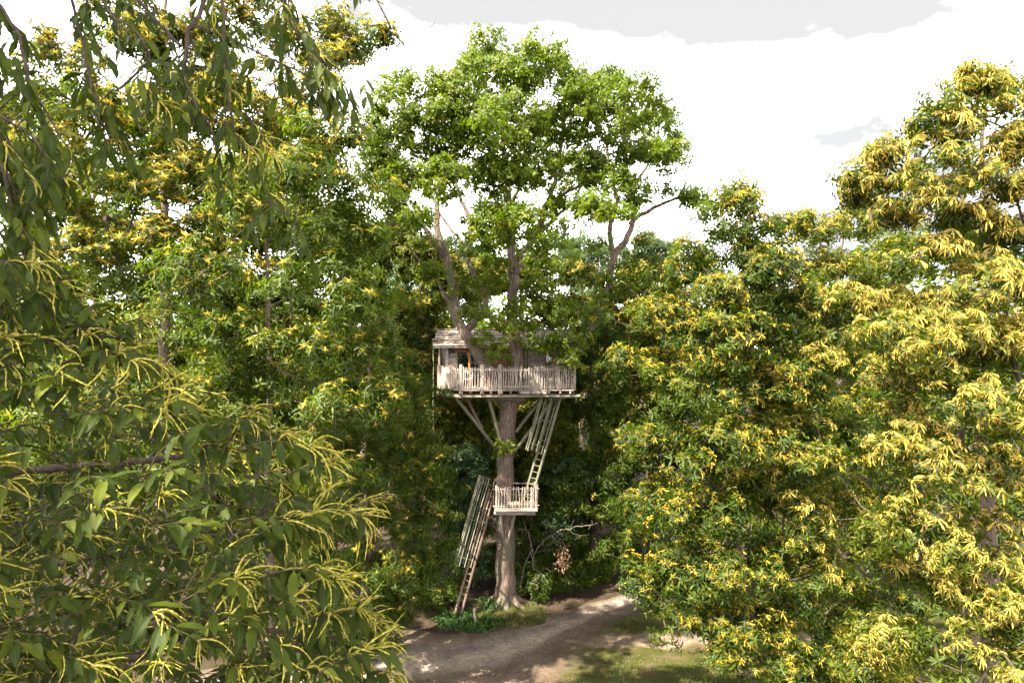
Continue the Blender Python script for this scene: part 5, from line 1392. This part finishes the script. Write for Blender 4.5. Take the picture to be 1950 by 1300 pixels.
rn = np.random.default_rng(321)
poly = [(-260, 430), (40, 470), (130, 530), (250, 600), (330, 700), (430, 760), (560, 800), (620, 880), (690, 950), (610, 985), (590, 1020), (650, 1080), (710, 1150), (760, 1250), (780, 1330), (740, 1450), (-260, 1450)]
shoots = []
def add_shoots(n, Ya, Yb, shrink, ncat, edge=0.0):
    k = 0
    while k < n:
        q = (rn.uniform(-260, 790), rn.uniform(430, 1450))
        qs = (q[0] + shrink[0], q[1] - shrink[1])
        if not (inside(poly, q) and inside(poly, qs)): continue
        Y = rn.uniform(Ya, Yb)
        tip = P(q[0], q[1], Y)
        d = np.array([rn.uniform(0.3, 1.0), rn.uniform(-0.6, 0.15), rn.uniform(-0.25, 0.45)])
        shoots.append((tip, d, rn.uniform(0.28, 0.45), rn.integers(9, 14), int(rn.choice(ncat)), rn.uniform(0.2, 0.8))); k += 1
add_shoots(200, 3.0, 4.2, (10, 10), (0, 3, 6, 9, 11))
add_shoots(270, 4.2, 5.9, (40, 50), (0, 2, 4, 6))
add_shoots(200, 5.9, 7.6, (90, 110), (0, 0, 3, 5))
_n0 = len(shoots)
while len(shoots) < _n0 + 150:
    q = (rn.uniform(-260, 720), rn.uniform(980, 1450))
    if inside(poly, q) and inside(poly, (q[0] + 40, q[1] - 40)):
        shoots.append((P(q[0], q[1], rn.uniform(4.0, 6.5)), np.array([rn.uniform(0.3, 1.0), rn.uniform(-0.6, 0.15), rn.uniform(-0.25, 0.45)]), rn.uniform(0.3, 0.45), 12, int(rn.choice([0, 3, 6])), rn.uniform(0.2, 0.8)))
# along the outline every tip carries flowers
for a, b in zip(poly[1:15], poly[2:16]):
    for u in np.arange(0, 1, 42 / math.hypot(b[0] - a[0], b[1] - a[1])):
        q = (a[0] + (b[0] - a[0]) * u + rn.normal() * 12 - 12, a[1] + (b[1] - a[1]) * u + rn.normal() * 12 + 10)
        shoots.append((P(q[0], q[1], rn.uniform(3.0, 4.0)), (rn.uniform(0.5, 1.0), rn.uniform(-0.4, 0.2), rn.uniform(-0.1, 0.5)), rn.uniform(0.28, 0.42), 10, int(rn.integers(8, 15)), rn.uniform(0.3, 0.8)))
V3 = lambda x, y, z: np.array([x, y, z], float)
near_tree('chestnut_tree', 'closest chestnut at the lower left, long dark toothed leaves and drooping yellow green catkins',
          [(V3(-4.6, 4.2, -0.1), 0.30), (V3(-4.6, 4.2, 3), 0.2), (V3(-4.5, 4.2, 7), 0.16), (V3(-4.5, 4.1, 10), 0.12), (V3(-4.4, 4.1, 13), 0.07)],
          [[(P(-400, 900, 5.71), .05), (P(-50, 900, 5.17), .035), (P(250, 880, 4.62), .022), (P(430, 860, 4.08), .012), (P(560, 850, 3.81), .006)],
           [(P(-350, 1350, 5.71), .05), (P(50, 1300, 5.17), .03), (P(380, 1220, 4.49), .02), (P(600, 1200, 3.94), .01), (P(720, 1240, 3.67), .005)],
           [(P(-300, 700, 5.17), .03), (P(-30, 680, 4.35), .02), (P(130, 650, 3.81), .012), (P(240, 640, 3.54), .005)],
           [(P(-300, 1100, 5.98), .04), (P(50, 1080, 5.71), .03), (P(350, 1030, 5.30), .018), (P(560, 980, 4.49), .008)],
           [(P(-200, 1500, 5.44), .03), (P(200, 1480, 4.90), .02), (P(500, 1420, 4.22), .012), (P(720, 1360, 3.81), .006)]], shoots, 71)

# the overhanging tree: its branches come down from above the picture
ov = []
def hang(px, py, Y, dx, dz, ln, nl, ncat, dr=1.1): ov.append((P(px, py, Y), (dx, rn.uniform(-0.35, 0.25), dz), ln, nl, ncat, dr))
tw = {
 'a': seg((388, -60, 4.49, .016), (388, 0, 4.35, .014), (352, 95, 4.22, .012), (360, 170, 4.08, .009), (400, 240, 4.08, .006), (425, 330, 4.08, .004)),
 'b': seg((200, -80, 4.62, .014), (270, 5, 4.49, .012), (345, 92, 4.28, .009)),
 'c': seg((120, -80, 4.49, .012), (165, 105, 4.22, .008), (183, 196, 4.08, .006), (210, 260, 4.08, .004)),
 'd': seg((170, -60, 4.35, .010), (205, 13, 4.08, .008), (280, 96, 3.94, .006), (300, 160, 3.94, .004)),
 'e': seg((410, -60, 4.08, .010), (427, 26, 3.94, .008), (432, 190, 3.94, .006), (462, 280, 4.08, .004), (492, 357, 4.08, .003), (545, 405, 4.08, .0025), (590, 403, 4.15, .002)),
 'f': seg((520, -80, 4.49, .009), (553, 44, 4.35, .007), (610, 113, 4.22, .005), (645, 150, 4.22, .003)),
 'g': seg((690, -70, 4.76, .007), (715, 0, 4.76, .006), (750, 65, 4.76, .0045), (780, 102, 4.76, .003), (818, 118, 4.76, .0018)),
 'h': seg((750, 48, 4.76, .004), (790, 62, 4.76, .003), (812, 60, 4.76, .002), (830, 46, 4.76, .0015)),
 'i': seg((380, 50, 4.22, .006), (500, 100, 4.22, .005), (600, 150, 4.35, .004), (700, 140, 4.49, .002)),
 'j': seg((-60, -60, 4.08, .014), (20, 40, 3.94, .010), (60, 150, 3.81, .008), (110, 260, 3.81, .005)),
 'k': seg((-120, 60, 3.67, .014), (-40, 200, 3.54, .010), (10, 330, 3.40, .008), (40, 470, 3.40, .005), (60, 560, 3.40, .003)),
 'l': seg((-40, 200, 3.54, .008), (60, 260, 3.54, .006), (100, 330, 3.54, .004)),
}
for key, n, cats in (('a', 13, 3), ('b', 9, 0), ('c', 12, 1), ('d', 12, 1), ('e', 13, 3), ('f', 15, 3), ('i', 13, 3), ('j', 14, 1), ('k', 30, 2), ('l', 14, 2)):
    pts = [p for p, r in tw[key]]
    for i in range(n):
        u = (i + rn.uniform(0, 1)) / n * (len(pts) - 1.01); k = int(u); p = pts[k] + (pts[k + 1] - pts[k]) * (u - k)
        d = np.array([rn.uniform(-0.5, 0.9), rn.uniform(-0.5, 0.4), rn.uniform(-1.2, -0.1)])
        ln = rn.uniform(0.14, 0.28)
        ov.append((p + unit(d) * ln, d, ln, int(rn.integers(4, 8)), int(rn.choice([0, 0, 0, cats])), 1.1))
for px, py, nc in ((470, 270, 9), (520, 290, 7), (505, 250, 6), (300, 185, 8), (280, 205, 6), (330, 255, 6), (600, 70, 5), (630, 130, 3), (440, 165, 4)):
    hang(px, py, rn.uniform(3.8, 4.3), 0.6, -0.5, 0.2, 5, nc)
for px, py in ((30, 120), (10, 260), (60, 330), (30, 400), (80, 420), (20, 500), (60, 560), (-30, 450), (-40, 330), (90, 500), (30, 610), (-20, 580), (100, 240)):
    hang(px, py, rn.uniform(3.1, 3.8), 0.5, -0.6, 0.24, 8, int(rn.choice([0, 0, 4])))
# shoots above the frame, where the same branches go on
for k in range(50):
    hang(rn.uniform(-300, 720), rn.uniform(-330, -30), rn.uniform(3.8, 5.4), rn.uniform(-.5, .8), rn.uniform(-.6, .2), 0.25, 8, int(rn.choice([0, 0, 3])))
ovt = near_tree('chestnut_tree', 'overhanging chestnut whose leafy twigs hang down from the upper left corner',
          [(V3(-6.0, 1.6, -0.1), 0.34), (V3(-6.0, 1.6, 4), 0.24), (V3(-5.9, 1.7, 9), 0.19), (V3(-5.8, 1.8, 12.2), 0.15), (V3(-5.5, 2.0, 14.5), 0.09)],
          [[(V3(-4.5, 2.4, 13.9), .06), (V3(-3.2, 3.0, 14.2), .045), (P(120, -160, 4.49), .030), (P(388, -120, 4.49), .020)],
           [(P(388, -120, 4.49), .016), (P(560, -130, 4.62), .012), (P(680, -90, 4.76), .008)],
           [(V3(-3.6, 2.4, 13.6), .03), (P(-130, -20, 3.81), .018)]] + [tw[k] for k in 'abcdefghijkl'], ov, 72)

# unseen rest of that tree's crown, added behind the camera to shade near leaves
rng = np.random.default_rng(73)
shade_lobes = [(np.array(c, float), np.array(r, float), 1.0) for c, r in (((-4.8, -1.0, 16.8), (2.0, 2.2, 1.5)), ((-6.6, 1.6, 17.6), (2.2, 2.2, 1.7)), ((-7.6, -1.2, 16.2), (2.0, 2.0, 1.6)), ((-8.2, 2.4, 15.4), (1.9, 2.0, 1.6)), ((-5.6, -3.2, 15.6), (1.8, 1.8, 1.4)), ((-6.2, 0.4, 19.0), (1.6, 1.6, 1.3)))]
C, D, pos, dr, tint = foliage(shade_lobes, rng, 1.7, 10, 0.42)
sk = Skel((-5.5, 2.0, 14.5), 0.09); sk.limb([V3(-5.9, 1.0, 16.3), V3(-6.1, 0.6, 18.4)], [.07, .03], rng, start=0)
sk.grow(C - D * 0.15, rng); sk.thicken(limit=0.07)
t = sk.tubes(lambda i: True, 5); o = put('branchwork', np_mesh('branchwork', t[0], t[1], M_BARK, smooth=True), None, ovt); o['kind'] = 'stuff'
tv, tf = sprig('chestnut', rng)
v, f = scatter(tv, tf, pos, frames(dr, rng), rng.uniform(0.8, 1.2, len(pos)))
o = put('crown', np_mesh('crown', v, f, M_CH, tint=np.repeat(tint, len(tf))), None, ovt); o['kind'] = 'stuff'
